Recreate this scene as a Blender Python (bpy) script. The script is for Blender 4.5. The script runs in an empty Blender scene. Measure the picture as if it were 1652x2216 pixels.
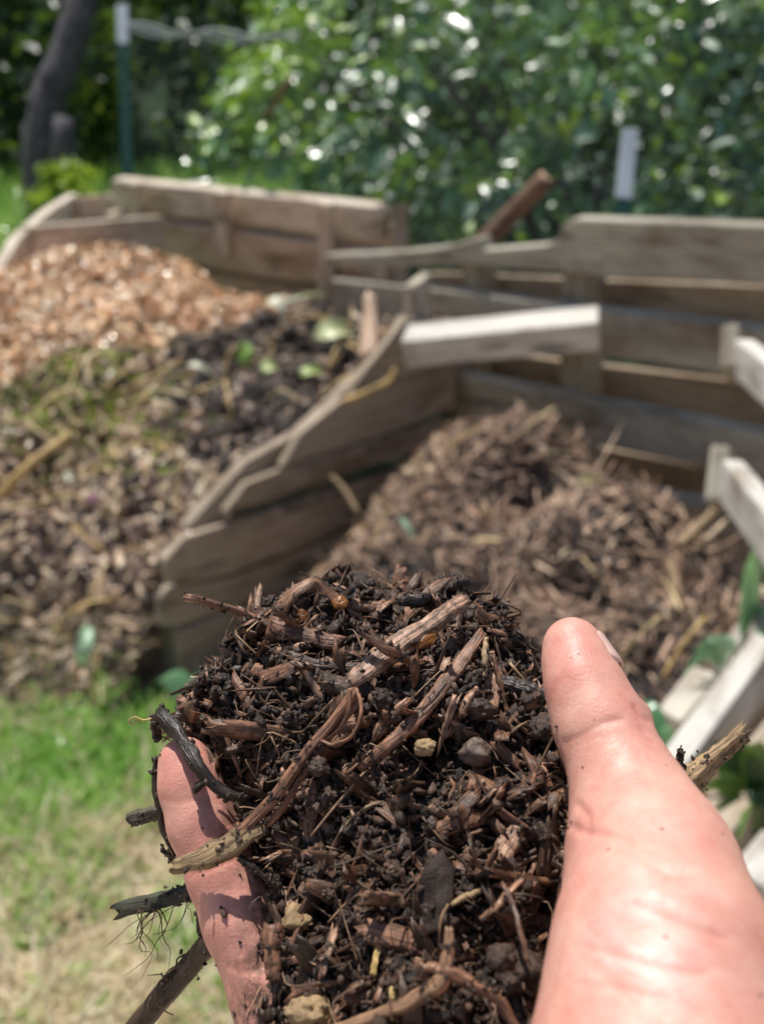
import bpy, bmesh, math, random
import numpy as np
from mathutils import Vector, Matrix

random.seed(7)
RNG = np.random.default_rng(11)
scene = bpy.context.scene
COL = scene.collection

# ------------------------------------------------------------------ camera frame
PW, PH = 1652.0, 2215.4           # working picture size
FPX = 2000.0
TH = math.radians(21.3)
CAM_H = 1.15
CAM = np.array([0.0, 0.0, CAM_H])
AX_R = np.array([1.0, 0.0, 0.0])
AX_F = np.array([0.0, math.cos(TH), -math.sin(TH)])
AX_U = np.array([0.0, math.sin(TH), math.cos(TH)])


def ray(u, v):
    return AX_F + (u - PW / 2) / FPX * AX_R + (PH / 2 - v) / FPX * AX_U


def P(u, v, z):
    return CAM + z * ray(u, v)


def project(w):
    d = np.asarray(w, float) - CAM
    z = d @ AX_F
    return (PW / 2 + FPX * (d @ AX_R) / z, PH / 2 - FPX * (d @ AX_U) / z, z)


# ------------------------------------------------------------------ noise
_perm = np.random.default_rng(3).permutation(256)
_perm = np.concatenate([_perm, _perm, _perm])
_grad = np.random.default_rng(4).normal(size=(256, 3))
_grad /= np.linalg.norm(_grad, axis=1)[:, None]


def noise3(p):
    p = np.asarray(p, float)
    i = np.floor(p).astype(int)
    f = p - i
    i &= 255
    w = f * f * f * (f * (f * 6 - 15) + 10)
    out = 0
    for dx in (0, 1):
        for dy in (0, 1):
            for dz in (0, 1):
                h = _perm[_perm[_perm[(i[:, 0] + dx) & 255] + ((i[:, 1] + dy) & 255)] + ((i[:, 2] + dz) & 255)]
                g = _grad[h]
                d = g[:, 0] * (f[:, 0] - dx) + g[:, 1] * (f[:, 1] - dy) + g[:, 2] * (f[:, 2] - dz)
                ww = (w[:, 0] if dx else 1 - w[:, 0]) * (w[:, 1] if dy else 1 - w[:, 1]) * (w[:, 2] if dz else 1 - w[:, 2])
                out = out + d * ww
    return out


def fbm(p, octaves=4, gain=0.5):
    p = np.asarray(p, float)
    a, s, out = 1.0, 1.0, 0
    for _ in range(octaves):
        out = out + a * noise3(p * s + 17.3 * s)
        a *= gain
        s *= 2.03
    return out


# ------------------------------------------------------------------ mesh building
def make_mesh(name, V, faces, mats=(), rnd=None, lp=None, mi=None, smooth=True):
    """faces: list of int arrays (n,k)."""
    me = bpy.data.meshes.new(name)
    V = np.asarray(V, np.float32)
    faces = [np.asarray(f, np.int32) for f in faces if len(f)]
    nl = sum(f.size for f in faces)
    npoly = sum(len(f) for f in faces)
    me.vertices.add(len(V))
    me.vertices.foreach_set('co', V.ravel())
    me.loops.add(nl)
    me.loops.foreach_set('vertex_index', np.concatenate([f.ravel() for f in faces]))
    me.polygons.add(npoly)
    starts, s = [], 0
    for f in faces:
        k = f.shape[1]
        starts.append(s + np.arange(len(f)) * k)
        s += f.size
    me.polygons.foreach_set('loop_start', np.concatenate(starts).astype(np.int32))
    if mi is not None:
        me.polygons.foreach_set('material_index', np.asarray(mi, np.int32))
    me.polygons.foreach_set('use_smooth', np.full(npoly, smooth, bool))
    for m in mats:
        me.materials.append(m)
    if rnd is not None:
        a = me.attributes.new('rnd', 'FLOAT', 'POINT')
        a.data.foreach_set('value', np.asarray(rnd, np.float32))
    if lp is not None:
        a = me.attributes.new('lp', 'FLOAT_VECTOR', 'POINT')
        a.data.foreach_set('vector', np.asarray(lp, np.float32).ravel())
    me.update()
    me.validate()
    return me


def tag(o, label=None, cat=None, group=None, kind=None):
    if label: o['label'] = label
    if cat: o['category'] = cat
    if group: o['group'] = group
    if kind: o['kind'] = kind
    return o


def link(name, me, parent=None, loc=None):
    o = bpy.data.objects.new(name, me)
    COL.objects.link(o)
    if parent is not None:
        o.parent = parent
    if loc is not None:
        o.location = loc
    return o


def empty(name, loc):
    o = bpy.data.objects.new(name, None)
    o.empty_display_size = 0.05
    o.location = loc
    COL.objects.link(o)
    return o


class Batch:
    def __init__(self):
        self.V, self.F, self.R, self.L, self.M = [], {}, [], [], {}
        self.n = 0

    def add(self, V, faces, rnd=0.5, lp=None, mat=0):
        V = np.asarray(V, float)
        self.V.append(V)
        self.R.append(np.full(len(V), rnd) if np.isscalar(rnd) else np.asarray(rnd))
        self.L.append(V if lp is None else np.asarray(lp, float))
        for f in faces:
            f = np.asarray(f)
            if not len(f): continue
            k = f.shape[1]
            self.F.setdefault(k, []).append(f + self.n)
            self.M.setdefault(k, []).append(np.full(len(f), mat))
        self.n += len(V)

    def instances(self, tv, tf, mats3, locs, rnd, mat=0):
        """tv (n,3) template verts, tf list of face arrays, mats3 (N,3,3), locs (N,3), rnd (N,)"""
        N, n = len(locs), len(tv)
        if N == 0: return
        V = np.einsum('nij,vj->nvi', mats3, tv) + locs[:, None, :]
        scale = np.linalg.norm(mats3, axis=1)
        lp = tv[None] * scale[:, None, :] + (rnd[:, None, None] * 7.0)
        self.V.append(V.reshape(-1, 3))
        self.L.append(lp.reshape(-1, 3))
        self.R.append(np.repeat(rnd, n))
        off = (np.arange(N) * n)[:, None, None]
        for f in tf:
            f = np.asarray(f)
            k = f.shape[1]
            self.F.setdefault(k, []).append((f[None] + off).reshape(-1, k) + self.n)
            self.M.setdefault(k, []).append(np.full(N * len(f), mat))
        self.n += N * n

    def mesh(self, name, mats, smooth=True):
        ks = sorted(self.F)
        return make_mesh(name, np.concatenate(self.V), [np.concatenate(self.F[k]) for k in ks], mats,
                         np.concatenate(self.R), np.concatenate(self.L),
                         np.concatenate([np.concatenate(self.M[k]) for k in ks]), smooth)


def rand_rot(N):
    q = RNG.normal(size=(N, 4))
    q /= np.linalg.norm(q, axis=1)[:, None]
    w, x, y, z = q.T
    return np.stack([np.stack([1 - 2 * (y * y + z * z), 2 * (x * y - z * w), 2 * (x * z + y * w)], -1),
                     np.stack([2 * (x * y + z * w), 1 - 2 * (x * x + z * z), 2 * (y * z - x * w)], -1),
                     np.stack([2 * (x * z - y * w), 2 * (y * z + x * w), 1 - 2 * (x * x + y * y)], -1)], 1)


def frames_on(normals, tilt=0.3, tangent=None):
    """rotation matrices whose z is about the normal and x a random tangent"""
    N = len(normals)
    n = normals + RNG.normal(size=(N, 3)) * tilt
    n /= np.linalg.norm(n, axis=1)[:, None]
    t = RNG.normal(size=(N, 3)) if tangent is None else tangent
    t = t - (t * n).sum(1)[:, None] * n
    t /= np.linalg.norm(t, axis=1)[:, None]
    b = np.cross(n, t)
    return np.stack([t, b, n], axis=2)


def scaled(mats3, sx, sy, sz):
    return mats3 * np.stack([sx, sy, sz], 1)[:, None, :]


def ico(sub, jitter=0.0, seed=0):
    bm = bmesh.new()
    bmesh.ops.create_icosphere(bm, subdivisions=sub, radius=1.0)
    V = np.array([v.co[:] for v in bm.verts])
    F = np.array([[v.index for v in f.verts] for f in bm.faces])
    bm.free()
    if jitter:
        V = V * (1 + jitter * fbm(V * 1.6 + seed * 9.1, 3, 0.6))[:, None]
    return V, [F]


def chip_template(seed, nx=9, nc=10, flat=0.45, jag=0.10, bend=0.0):
    """splintered piece of wood, length 1 along x, about 1 wide in y, flat in z"""
    r = np.random.default_rng(seed)
    ang = np.linspace(0, 2 * math.pi, nc, endpoint=False)
    prof_y = np.sign(np.cos(ang)) * np.abs(np.cos(ang)) ** 0.55 * 0.5
    prof_z = np.sign(np.sin(ang)) * np.abs(np.sin(ang)) ** 0.55 * 0.5 * flat
    groove = 1 + r.normal(size=nc) * 0.10 + 0.14 * np.cos(np.arange(nc) * math.pi) * (nc > 9)
    jl, jr = r.normal(size=nc) * jag, r.normal(size=nc) * jag
    slant = r.normal() * .35
    V = []
    for i in range(nx):
        t = i / (nx - 1)
        wy = (0.9 + 0.12 * math.sin(math.pi * t) + r.normal() * 0.03 - slant * (t - .5))
        cx = t - 0.5
        zoff = bend * (1 - (2 * t - 1) ** 2)
        yoff = r.normal() * 0.012
        for k in range(nc):
            xx = cx + (jl[k] * max(0, 1 - 4 * t)) + (jr[k] * max(0, 1 - 4 * (1 - t)))
            V.append((xx, prof_y[k] * groove[k] * wy + yoff, prof_z[k] * groove[k] * wy + zoff + r.normal() * 0.012))
    F = []
    for i in range(nx - 1):
        for k in range(nc):
            k2 = (k + 1) % nc
            F.append((i * nc + k, i * nc + k2, (i + 1) * nc + k2, (i + 1) * nc + k))
    T = []
    n0 = len(V)
    V.append((-0.46, 0, 0)); V.append((0.46, 0, bend * 0.0))
    for k in range(nc):
        k2 = (k + 1) % nc
        T.append((n0, k2, k))
        T.append((n0 + 1, (nx - 1) * nc + k, (nx - 1) * nc + k2))
    return np.array(V), [np.array(F), np.array(T)]


def catmull(pts, n):
    pts = np.asarray(pts, float)
    if len(pts) < 3:
        t = np.linspace(0, 1, n)[:, None]
        return pts[0] * (1 - t) + pts[-1] * t
    q = np.vstack([2 * pts[0] - pts[1], pts, 2 * pts[-1] - pts[-2]])
    out = []
    segs = len(pts) - 1
    for t in np.linspace(0, segs - 1e-6, n):
        i = int(t); f = t - i
        a, b, c, d = q[i:i + 4]
        out.append(0.5 * ((2 * b) + (-a + c) * f + (2 * a - 5 * b + 4 * c - d) * f * f + (-a + 3 * b - 3 * c + d) * f ** 3))
    return np.array(out)


def tube(pts, radii, n=24, nc=9, flat=1.0, facing=None, rough=0.12, seed=0, jag=0.3, wig=0.0):
    """swept tube with uneven bark; returns verts, faces, local coords"""
    r = np.random.default_rng(seed)
    pts = np.asarray(pts, float)
    c = catmull(pts, n)
    L = np.concatenate([[0], np.cumsum(np.linalg.norm(np.diff(c, axis=0), axis=1))])
    if wig:
        c = c + np.stack([fbm(np.stack([L * 60 / max(L[-1], 1e-6) * .12 + s * 11 + seed, L * 0, L * 0], 1), 3) for s in range(3)], 1) * wig
    rr = np.interp(np.linspace(0, 1, n), np.linspace(0, 1, len(radii)), radii)
    tan = np.gradient(c, axis=0)
    tan /= np.linalg.norm(tan, axis=1)[:, None] + 1e-12
    up = np.array(facing if facing is not None else (0.3, 0.2, 0.93), float)
    V, LP = [], []
    ridge = r.normal(size=nc) * rough
    nk = max(3, n // 5)
    slow = r.normal(size=(nk, nc)) * rough * .8
    ring = r.normal(size=nk) * rough * .6
    tk = np.linspace(0, nk - 1, n)
    slow = np.stack([np.interp(tk, np.arange(nk), slow[:, k]) for k in range(nc)], 1)
    ring = np.interp(tk, np.arange(nk), ring)
    for i in range(n):
        s = np.cross(tan[i], up); s /= np.linalg.norm(s) + 1e-9
        m = np.cross(s, tan[i])
        for k in range(nc):
            a = 2 * math.pi * k / nc
            q = 1 + ridge[k] + slow[i, k] + ring[i] + r.normal() * rough * 0.15
            off = (math.cos(a) * s + math.sin(a) * m * flat) * rr[i] * q
            e = 0
            if i == 0: e = -abs(r.normal()) * jag * rr[i]
            if i == n - 1: e = abs(r.normal()) * jag * rr[i]
            V.append(c[i] + off + tan[i] * e)
            LP.append((L[i], rr[i] * math.cos(a), rr[i] * math.sin(a)))
    F, T = [], []
    for i in range(n - 1):
        for k in range(nc):
            k2 = (k + 1) % nc
            F.append((i * nc + k, i * nc + k2, (i + 1) * nc + k2, (i + 1) * nc + k))
    n0 = len(V)
    V.append(c[0]); V.append(c[-1]); LP.append((0, 0, 0)); LP.append((L[-1], 0, 0))
    for k in range(nc):
        k2 = (k + 1) % nc
        T.append((n0, k2, k)); T.append((n0 + 1, (n - 1) * nc + k, (n - 1) * nc + k2))
    return np.array(V), [np.array(F), np.array(T)], np.array(LP)


def surface_nets(vol, origin, h):
    s = vol < 0
    nx, ny, nz = vol.shape
    cnt = np.zeros((nx - 1, ny - 1, nz - 1), np.int8)
    corners = [(a, b, c) for a in (0, 1) for b in (0, 1) for c in (0, 1)]
    for a, b, c in corners:
        cnt += s[a:nx - 1 + a, b:ny - 1 + b, c:nz - 1 + c]
    act = (cnt > 0) & (cnt < 8)
    ci = np.argwhere(act)
    idx = np.full(act.shape, -1, np.int64)
    idx[act] = np.arange(len(ci))
    acc = np.zeros((len(ci), 3)); num = np.zeros(len(ci))
    val = {c: vol[ci[:, 0] + c[0], ci[:, 1] + c[1], ci[:, 2] + c[2]] for c in corners}
    for a in corners:
        for ax in range(3):
            if a[ax] == 1: continue
            b = list(a); b[ax] = 1; b = tuple(b)
            va, vb = val[a], val[b]
            m = (va < 0) != (vb < 0)
            t = va[m] / (va[m] - vb[m])
            p = np.tile(np.array(a, float), (m.sum(), 1))
            p[:, ax] += t
            acc[m] += p; num[m] += 1
    V = (ci + acc / num[:, None]) * h + origin
    quads = []
    for ax in range(3):
        o1, o2 = [k for k in range(3) if k != ax]
        sl0 = [slice(1, d - 1) for d in (nx, ny, nz)]
        sl1 = [slice(1, d - 1) for d in (nx, ny, nz)]
        sl0[ax] = slice(0, vol.shape[ax] - 1); sl1[ax] = slice(1, vol.shape[ax])
        sa, sb = s[tuple(sl0)], s[tuple(sl1)]
        e = np.argwhere(sa != sb)
        st = sa[sa != sb]
        base = e.copy()
        base[:, o1] += 1; base[:, o2] += 1
        def cell(d1, d2):
            q = base.copy(); q[:, o1] += d1; q[:, o2] += d2
            return idx[q[:, 0], q[:, 1], q[:, 2]]
        q = np.stack([cell(-1, -1), cell(0, -1), cell(0, 0), cell(-1, 0)], 1)
        flip = st if ax != 1 else ~st
        q[~flip] = q[~flip][:, ::-1]
        quads.append(q)
    Q = np.concatenate(quads)
    Q = Q[(Q >= 0).all(1)]
    return V, Q


def laplacian(V, Q, it=3, lam=0.5):
    E = np.concatenate([Q[:, [0, 1]], Q[:, [1, 2]], Q[:, [2, 3]], Q[:, [3, 0]]])
    E = np.concatenate([E, E[:, ::-1]])
    deg = np.bincount(E[:, 0], minlength=len(V))[:, None].clip(1)
    for _ in range(it):
        acc = np.stack([np.bincount(E[:, 0], weights=V[E[:, 1], k], minlength=len(V)) for k in range(3)], 1)
        V = V * (1 - lam) + lam * acc / deg
    return V


def vert_normals(V, Q):
    fn = np.cross(V[Q[:, 2]] - V[Q[:, 0]], V[Q[:, 3 if Q.shape[1] > 3 else 1]] - V[Q[:, 1]])
    n = np.zeros_like(V)
    for k in range(Q.shape[1]):
        for c in range(3):
            n[:, c] += np.bincount(Q[:, k], weights=fn[:, c], minlength=len(V))
    return n / (np.linalg.norm(n, axis=1)[:, None] + 1e-12)


# ------------------------------------------------------------------ materials
class MB:
    def __init__(self, name):
        self.m = bpy.data.materials.new(name)
        self.m.use_nodes = True
        self.t = self.m.node_tree
        self.t.nodes.clear()
        self.out = self.t.nodes.new('ShaderNodeOutputMaterial')

    def n(self, typ, **kw):
        nd = self.t.nodes.new(typ)
        for k, v in kw.items():
            if k in nd.inputs.keys() if isinstance(k, str) else False:
                nd.inputs[k].default_value = v
            else:
                setattr(nd, k, v)
        return nd

    def l(self, a, b):
        self.t.links.new(a, b)

    def attr(self, name, out='Fac'):
        return self.n('ShaderNodeAttribute', attribute_name=name).outputs[out]

    def objco(self):
        return self.n('ShaderNodeTexCoord').outputs['Object']

    def mapping(self, vec, scale):
        mp = self.n('ShaderNodeMapping')
        mp.inputs['Scale'].default_value = scale
        self.l(vec, mp.inputs['Vector'])
        return mp.outputs[0]

    def noise(self, vec, scale, detail=4, rough=0.6, dist=0.0):
        nd = self.n('ShaderNodeTexNoise')
        nd.inputs['Scale'].default_value = scale
        nd.inputs['Detail'].default_value = detail
        nd.inputs['Roughness'].default_value = rough
        nd.inputs['Distortion'].default_value = dist
        if vec is not None: self.l(vec, nd.inputs['Vector'])
        return nd.outputs['Fac']

    def ramp(self, fac, stops):
        r = self.n('ShaderNodeValToRGB')
        el = r.color_ramp.elements
        while len(el) > 1: el.remove(el[-1])
        el[0].position = stops[0][0]; el[0].color = (*stops[0][1], 1)
        for p, c in stops[1:]:
            e = el.new(p); e.color = (*c, 1)
        self.l(fac, r.inputs[0])
        return r.outputs[0]

    def mix(self, fac, a, b, mode='MIX'):
        nd = self.n('ShaderNodeMix', data_type='RGBA', blend_type=mode)
        for sock, val in ((nd.inputs[0], fac), (nd.inputs[6], a), (nd.inputs[7], b)):
            if hasattr(val, 'is_output'): self.l(val, sock)
            elif isinstance(val, tuple): sock.default_value = (*val, 1)
            else: sock.default_value = val
        return nd.outputs[2]

    def math(self, op, a, b=0.0):
        nd = self.n('ShaderNodeMath', operation=op)
        for sock, val in ((nd.inputs[0], a), (nd.inputs[1], b)):
            if hasattr(val, 'is_output'): self.l(val, sock)
            else: sock.default_value = val
        return nd.outputs[0]

    def bump(self, h, strength, dist, normal=None):
        b = self.n('ShaderNodeBump')
        b.inputs['Strength'].default_value = strength
        b.inputs['Distance'].default_value = dist
        self.l(h, b.inputs['Height'])
        if normal is not None: self.l(normal, b.inputs['Normal'])
        return b.outputs[0]

    def principled(self, color, rough, normal=None, spec=0.5, **kw):
        p = self.n('ShaderNodeBsdfPrincipled')
        for nm, val in (('Base Color', color), ('Roughness', rough)):
            if hasattr(val, 'is_output'): self.l(val, p.inputs[nm])
            elif isinstance(val, tuple): p.inputs[nm].default_value = (*val, 1)
            else: p.inputs[nm].default_value = val
        p.inputs['Specular IOR Level'].default_value = spec
        if normal is not None: self.l(normal, p.inputs['Normal'])
        for k, v in kw.items():
            p.inputs[k.replace('_', ' ')].default_value = v
        return p

    def done(self, shader):
        self.l(shader, self.out.inputs[0])
        return self.m


def mat_wood_pieces(name, stops, rough=0.6, spec=0.4, grain=900.0, wet=0.0, coat=0.0):
    """chips: lp attribute, x along the grain, in metres"""
    b = MB(name)
    lp = b.attr('lp', 'Vector')
    rnd = b.attr('rnd')
    g = b.noise(b.mapping(lp, (0.08, 1, 1)), grain, 3, 0.65)
    base = b.ramp(rnd, stops)
    blot = b.noise(lp, grain * 0.22, 3)
    col = b.mix(1.0, base, b.ramp(g, [(0.32, (0.30, 0.28, 0.26)), (0.47, (0.95, 0.92, 0.90)), (0.62, (1.42, 1.38, 1.32))]), 'MULTIPLY')
    if wet:
        dirt = b.ramp(blot, [(0.42, (0, 0, 0)), (0.58, (1, 1, 1))])
        col = b.mix(b.math('MULTIPLY', dirt, wet), col, (0.018, 0.012, 0.009))
    nrm = b.bump(g, 1.0, 0.0009 * 900 / grain)
    ro = b.math('ADD', b.math('MULTIPLY', blot, 0.35), rough - 0.18)
    p = b.principled(col, ro, nrm, spec)
    p.inputs['Coat Weight'].default_value = coat; p.inputs['Coat Roughness'].default_value = 0.16
    return b.done(p.outputs[0])


def mat_soil(name, c1, c2, c3, scale, rough=0.45, spec=0.5, bumpd=0.002):
    b = MB(name)
    co = b.objco()
    rnd = b.attr('rnd')
    n1 = b.noise(co, scale, 5, 0.7)
    n2 = b.noise(co, scale * 6, 4, 0.7)
    f = b.math('ADD', b.math('MULTIPLY', n1, 0.6), b.math('MULTIPLY', rnd, 0.4))
    col = b.ramp(f, [(0.2, c1), (0.5, c2), (0.8, c3)])
    h = b.math('ADD', n1, b.math('MULTIPLY', n2, 0.5))
    nrm = b.bump(h, 0.9, bumpd)
    ro = b.math('ADD', b.math('MULTIPLY', n2, 0.5), rough - 0.25)
    return b.done(b.principled(col, ro, nrm, spec).outputs[0])


def mat_board(name, stops, tint):
    """weathered plank; lp = board coordinates (x along grain) in metres"""
    b = MB(name)
    lp = b.attr('lp', 'Vector')
    rnd = b.attr('rnd')
    g = b.noise(b.mapping(lp, (1.2, 30, 30)), 5.0, 6, 0.65, 0.3)
    knots = b.noise(b.mapping(lp, (3, 9, 9)), 1.6, 2)
    col = b.ramp(g, stops)
    col = b.mix(b.ramp(rnd, [(0, (0, 0, 0)), (1, (0.75, 0.75, 0.75))]), col, tint)
    stain = b.noise(b.mapping(lp, (1.0, 3.0, 3.0)), 3.5, 4, 0.7)
    col = b.mix(1.0, col, b.ramp(stain, [(0.33, (0.50, 0.44, 0.38)), (0.52, (1.0, 1.0, 1.0)), (0.75, (1.15, 1.13, 1.10))]), 'MULTIPLY')
    kf = b.ramp(knots, [(0.63, (0, 0, 0)), (0.72, (0.7, 0.7, 0.7))])
    col = b.mix(kf, col, (0.07, 0.05, 0.04))
    nrm = b.bump(g, 0.6, 0.004)
    return b.done(b.principled(col, 0.8, nrm, 0.3).outputs[0])


def mat_leaf(name, stops, rough=0.35, spec=0.5, trans=0.45, tcol=(0.25, 0.45, 0.04), coat=0.0):
    b = MB(name)
    rnd = b.attr('rnd')
    col = b.ramp(rnd, stops)
    p = b.principled(col, rough, None, spec)
    p.inputs['Coat Weight'].default_value = coat; p.inputs['Coat Roughness'].default_value = 0.2
    tr = b.n('ShaderNodeBsdfTranslucent')
    b.l(b.mix(0.6, col, tcol), tr.inputs[0])
    mx = b.n('ShaderNodeMixShader')
    mx.inputs[0].default_value = trans
    b.l(p.outputs[0], mx.inputs[1]); b.l(tr.outputs[0], mx.inputs[2])
    return b.done(mx.outputs[0])


def mat_plain(name, color, rough=0.6, spec=0.4, var=0.3, scale=30.0, bumpd=0.0):
    b = MB(name)
    n = b.noise(b.objco(), scale, 5, 0.65)
    dark = tuple(c * (1 - var) for c in color); light = tuple(min(1, c * (1 + var)) for c in color)
    col = b.ramp(n, [(0.3, dark), (0.7, light)])
    nrm = b.bump(n, 0.6, bumpd) if bumpd else None
    return b.done(b.principled(col, rough, nrm, spec).outputs[0])


M = {}
M['soil_wet_shade'] = mat_soil('soil_wet_shade', (0.006, 0.004, 0.003), (0.018, 0.012, 0.0085), (0.055, 0.036, 0.025), 260, 0.42, 0.4, 0.0012)  # wet soil, darkened further so voids in the mound read as black shade
M['crumb'] = mat_soil('crumb', (0.016, 0.010, 0.007), (0.072, 0.040, 0.025), (0.33, 0.195, 0.125), 420, 0.36, 0.5, 0.0008)
M['chip_wet'] = mat_wood_pieces('chip_wet', [(0, (0.05, 0.030, 0.020)), (0.3, (0.17, 0.085, 0.050)), (0.65, (0.34, 0.175, 0.105)), (1, (0.56, 0.36, 0.25))], 0.45, 0.45, 1500, 0.6)
M['fibre'] = mat_wood_pieces('fibre', [(0, (0.05, 0.032, 0.022)), (0.5, (0.19, 0.115, 0.070)), (1, (0.46, 0.30, 0.18))], 0.5, 0.4, 2500, 0.2)
M['twig'] = mat_wood_pieces('twig', [(0, (0.026, 0.018, 0.013)), (0.35, (0.11, 0.060, 0.038)), (0.65, (0.28, 0.135, 0.078)), (1, (0.48, 0.30, 0.17))], 0.45, 0.45, 900, 0.4)
M['twig_clean'] = mat_wood_pieces('twig_clean', [(0, (0.07, 0.073, 0.050)), (0.4, (0.19, 0.155, 0.11)), (0.7, (0.38, 0.26, 0.135)), (1, (0.52, 0.44, 0.34))], 0.6, 0.3, 900, 0.25)
M['mulch'] = mat_wood_pieces('mulch', [(0, (0.09, 0.058, 0.042)), (0.3, (0.34, 0.22, 0.155)), (0.7, (0.66, 0.46, 0.33)), (1, (0.84, 0.68, 0.48))], 0.55, 0.35, 220, 0.25)
M['chips_tan'] = mat_wood_pieces('chips_tan', [(0, (0.46, 0.19, 0.075)), (0.35, (0.72, 0.38, 0.165)), (0.75, (0.84, 0.56, 0.30)), (1, (0.92, 0.78, 0.58))], 0.3, 0.6, 150, 0.08, 0.7)
M['litter'] = mat_wood_pieces('litter', [(0, (0.11, 0.068, 0.045)), (0.35, (0.36, 0.24, 0.155)), (0.75, (0.66, 0.47, 0.32)), (1, (0.88, 0.74, 0.52))], 0.45, 0.5, 200, 0.2, 0.45)
M['straw'] = mat_wood_pieces('straw', [(0, (0.40, 0.26, 0.09)), (0.5, (0.62, 0.45, 0.19)), (1, (0.76, 0.64, 0.40))], 0.5, 0.4, 200, 0.0)
M['soil_dry'] = mat_soil('soil_dry', (0.07, 0.047, 0.037), (0.22, 0.15, 0.12), (0.44, 0.32, 0.265), 14, 0.75, 0.3, 0.02)
M['soil_dark'] = mat_soil('soil_dark', (0.015, 0.011, 0.009), (0.05, 0.035, 0.028), (0.15, 0.105, 0.085), 14, 0.6, 0.4, 0.02)  # dark soil, deepened to stand in for shaded voids between mulch shreds
M['board_grey'] = mat_board('board_grey', [(0.25, (0.19, 0.17, 0.125)), (0.5, (0.42, 0.385, 0.305)), (0.8, (0.62, 0.58, 0.48))], (0.36, 0.26, 0.15))
M['board_brown'] = mat_board('board_brown', [(0.25, (0.16, 0.122, 0.09)), (0.5, (0.42, 0.345, 0.26)), (0.8, (0.64, 0.56, 0.45))], (0.36, 0.25, 0.16))
M['board_tan'] = mat_board('board_tan', [(0.25, (0.40, 0.335, 0.26)), (0.5, (0.72, 0.64, 0.52)), (0.8, (0.86, 0.80, 0.70))], (0.48, 0.29, 0.18))
M['board_pale'] = mat_board('board_pale', [(0.25, (0.30, 0.275, 0.24)), (0.42, (0.58, 0.55, 0.50)), (0.75, (0.80, 0.77, 0.71))], (0.62, 0.50, 0.32))
M['leaf_gloss'] = mat_leaf('leaf_gloss', [(0, (0.012, 0.060, 0.030)), (0.35, (0.055, 0.17, 0.075)), (0.88, (0.26, 0.47, 0.17)), (0.9, (0.28, 0.48, 0.04)), (1, (0.42, 0.62, 0.05))], 0.42, 1.0, 0.22, (0.38, 0.62, 0.05), 0.6)
M['leaf_dark'] = mat_leaf('leaf_dark', [(0, (0.008, 0.03, 0.016)), (0.5, (0.022, 0.065, 0.024)), (0.75, (0.11, 0.20, 0.035)), (1, (0.26, 0.38, 0.06))], 0.42, 0.5, 0.30, (0.2, 0.32, 0.03))  # light end of the ramp paints scattered sunlit leaves into the woods
M['leaf_sun'] = mat_leaf('leaf_sun', [(0, (0.10, 0.20, 0.03)), (1, (0.38, 0.52, 0.08))], 0.45, 0.5, 0.5, (0.55, 0.70, 0.06))  # lit copy of the woodland leaf, sunlight put into its colour
M['grass'] = mat_leaf('grass', [(0, (0.13, 0.33, 0.06)), (0.55, (0.30, 0.56, 0.12)), (1, (0.70, 0.80, 0.40))], 0.3, 0.6, 0.40, (0.45, 0.68, 0.10), 0.4)
M['grass_dry'] = mat_leaf('grass_dry', [(0, (0.50, 0.36, 0.21)), (0.5, (0.82, 0.70, 0.48)), (1, (0.93, 0.87, 0.70))], 0.6, 0.3, 0.3, (0.75, 0.62, 0.38))
M['weed'] = mat_leaf('weed', [(0, (0.07, 0.20, 0.08)), (0.6, (0.24, 0.46, 0.22)), (1, (0.48, 0.66, 0.44))], 0.3, 0.8, 0.3, (0.25, 0.6, 0.14))
M['scrap'] = mat_leaf('scrap', [(0, (0.16, 0.36, 0.03)), (0.5, (0.58, 0.68, 0.24)), (1, (0.85, 0.82, 0.62))], 0.4, 0.5, 0.25, (0.5, 0.6, 0.12))
M['bark'] = mat_plain('bark', (0.10, 0.095, 0.10), 0.9, 0.2, 0.5, 14, 0.03)
M['log'] = mat_plain('log', (0.17, 0.095, 0.06), 0.8, 0.3, 0.4, 20, 0.01)
M['log_end'] = mat_plain('log_end', (0.45, 0.30, 0.20), 0.8, 0.3, 0.2, 30)
M['post_green'] = mat_plain('post_green', (0.02, 0.085, 0.06), 0.5, 0.4, 0.2, 20)
M['post_white'] = mat_plain('post_white', (0.74, 0.82, 0.86), 0.45, 0.4, 0.05, 20)
M['net'] = mat_plain('net', (0.13, 0.16, 0.16), 0.3, 0.6, 0.1, 10)
M['stone_tan'] = mat_plain('stone_tan', (0.36, 0.245, 0.13), 0.8, 0.3, 0.45, 260, 0.0015)
M['stone_grey'] = mat_plain('stone_grey', (0.13, 0.088, 0.066), 0.6, 0.4, 0.5, 240, 0.0012)


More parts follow.
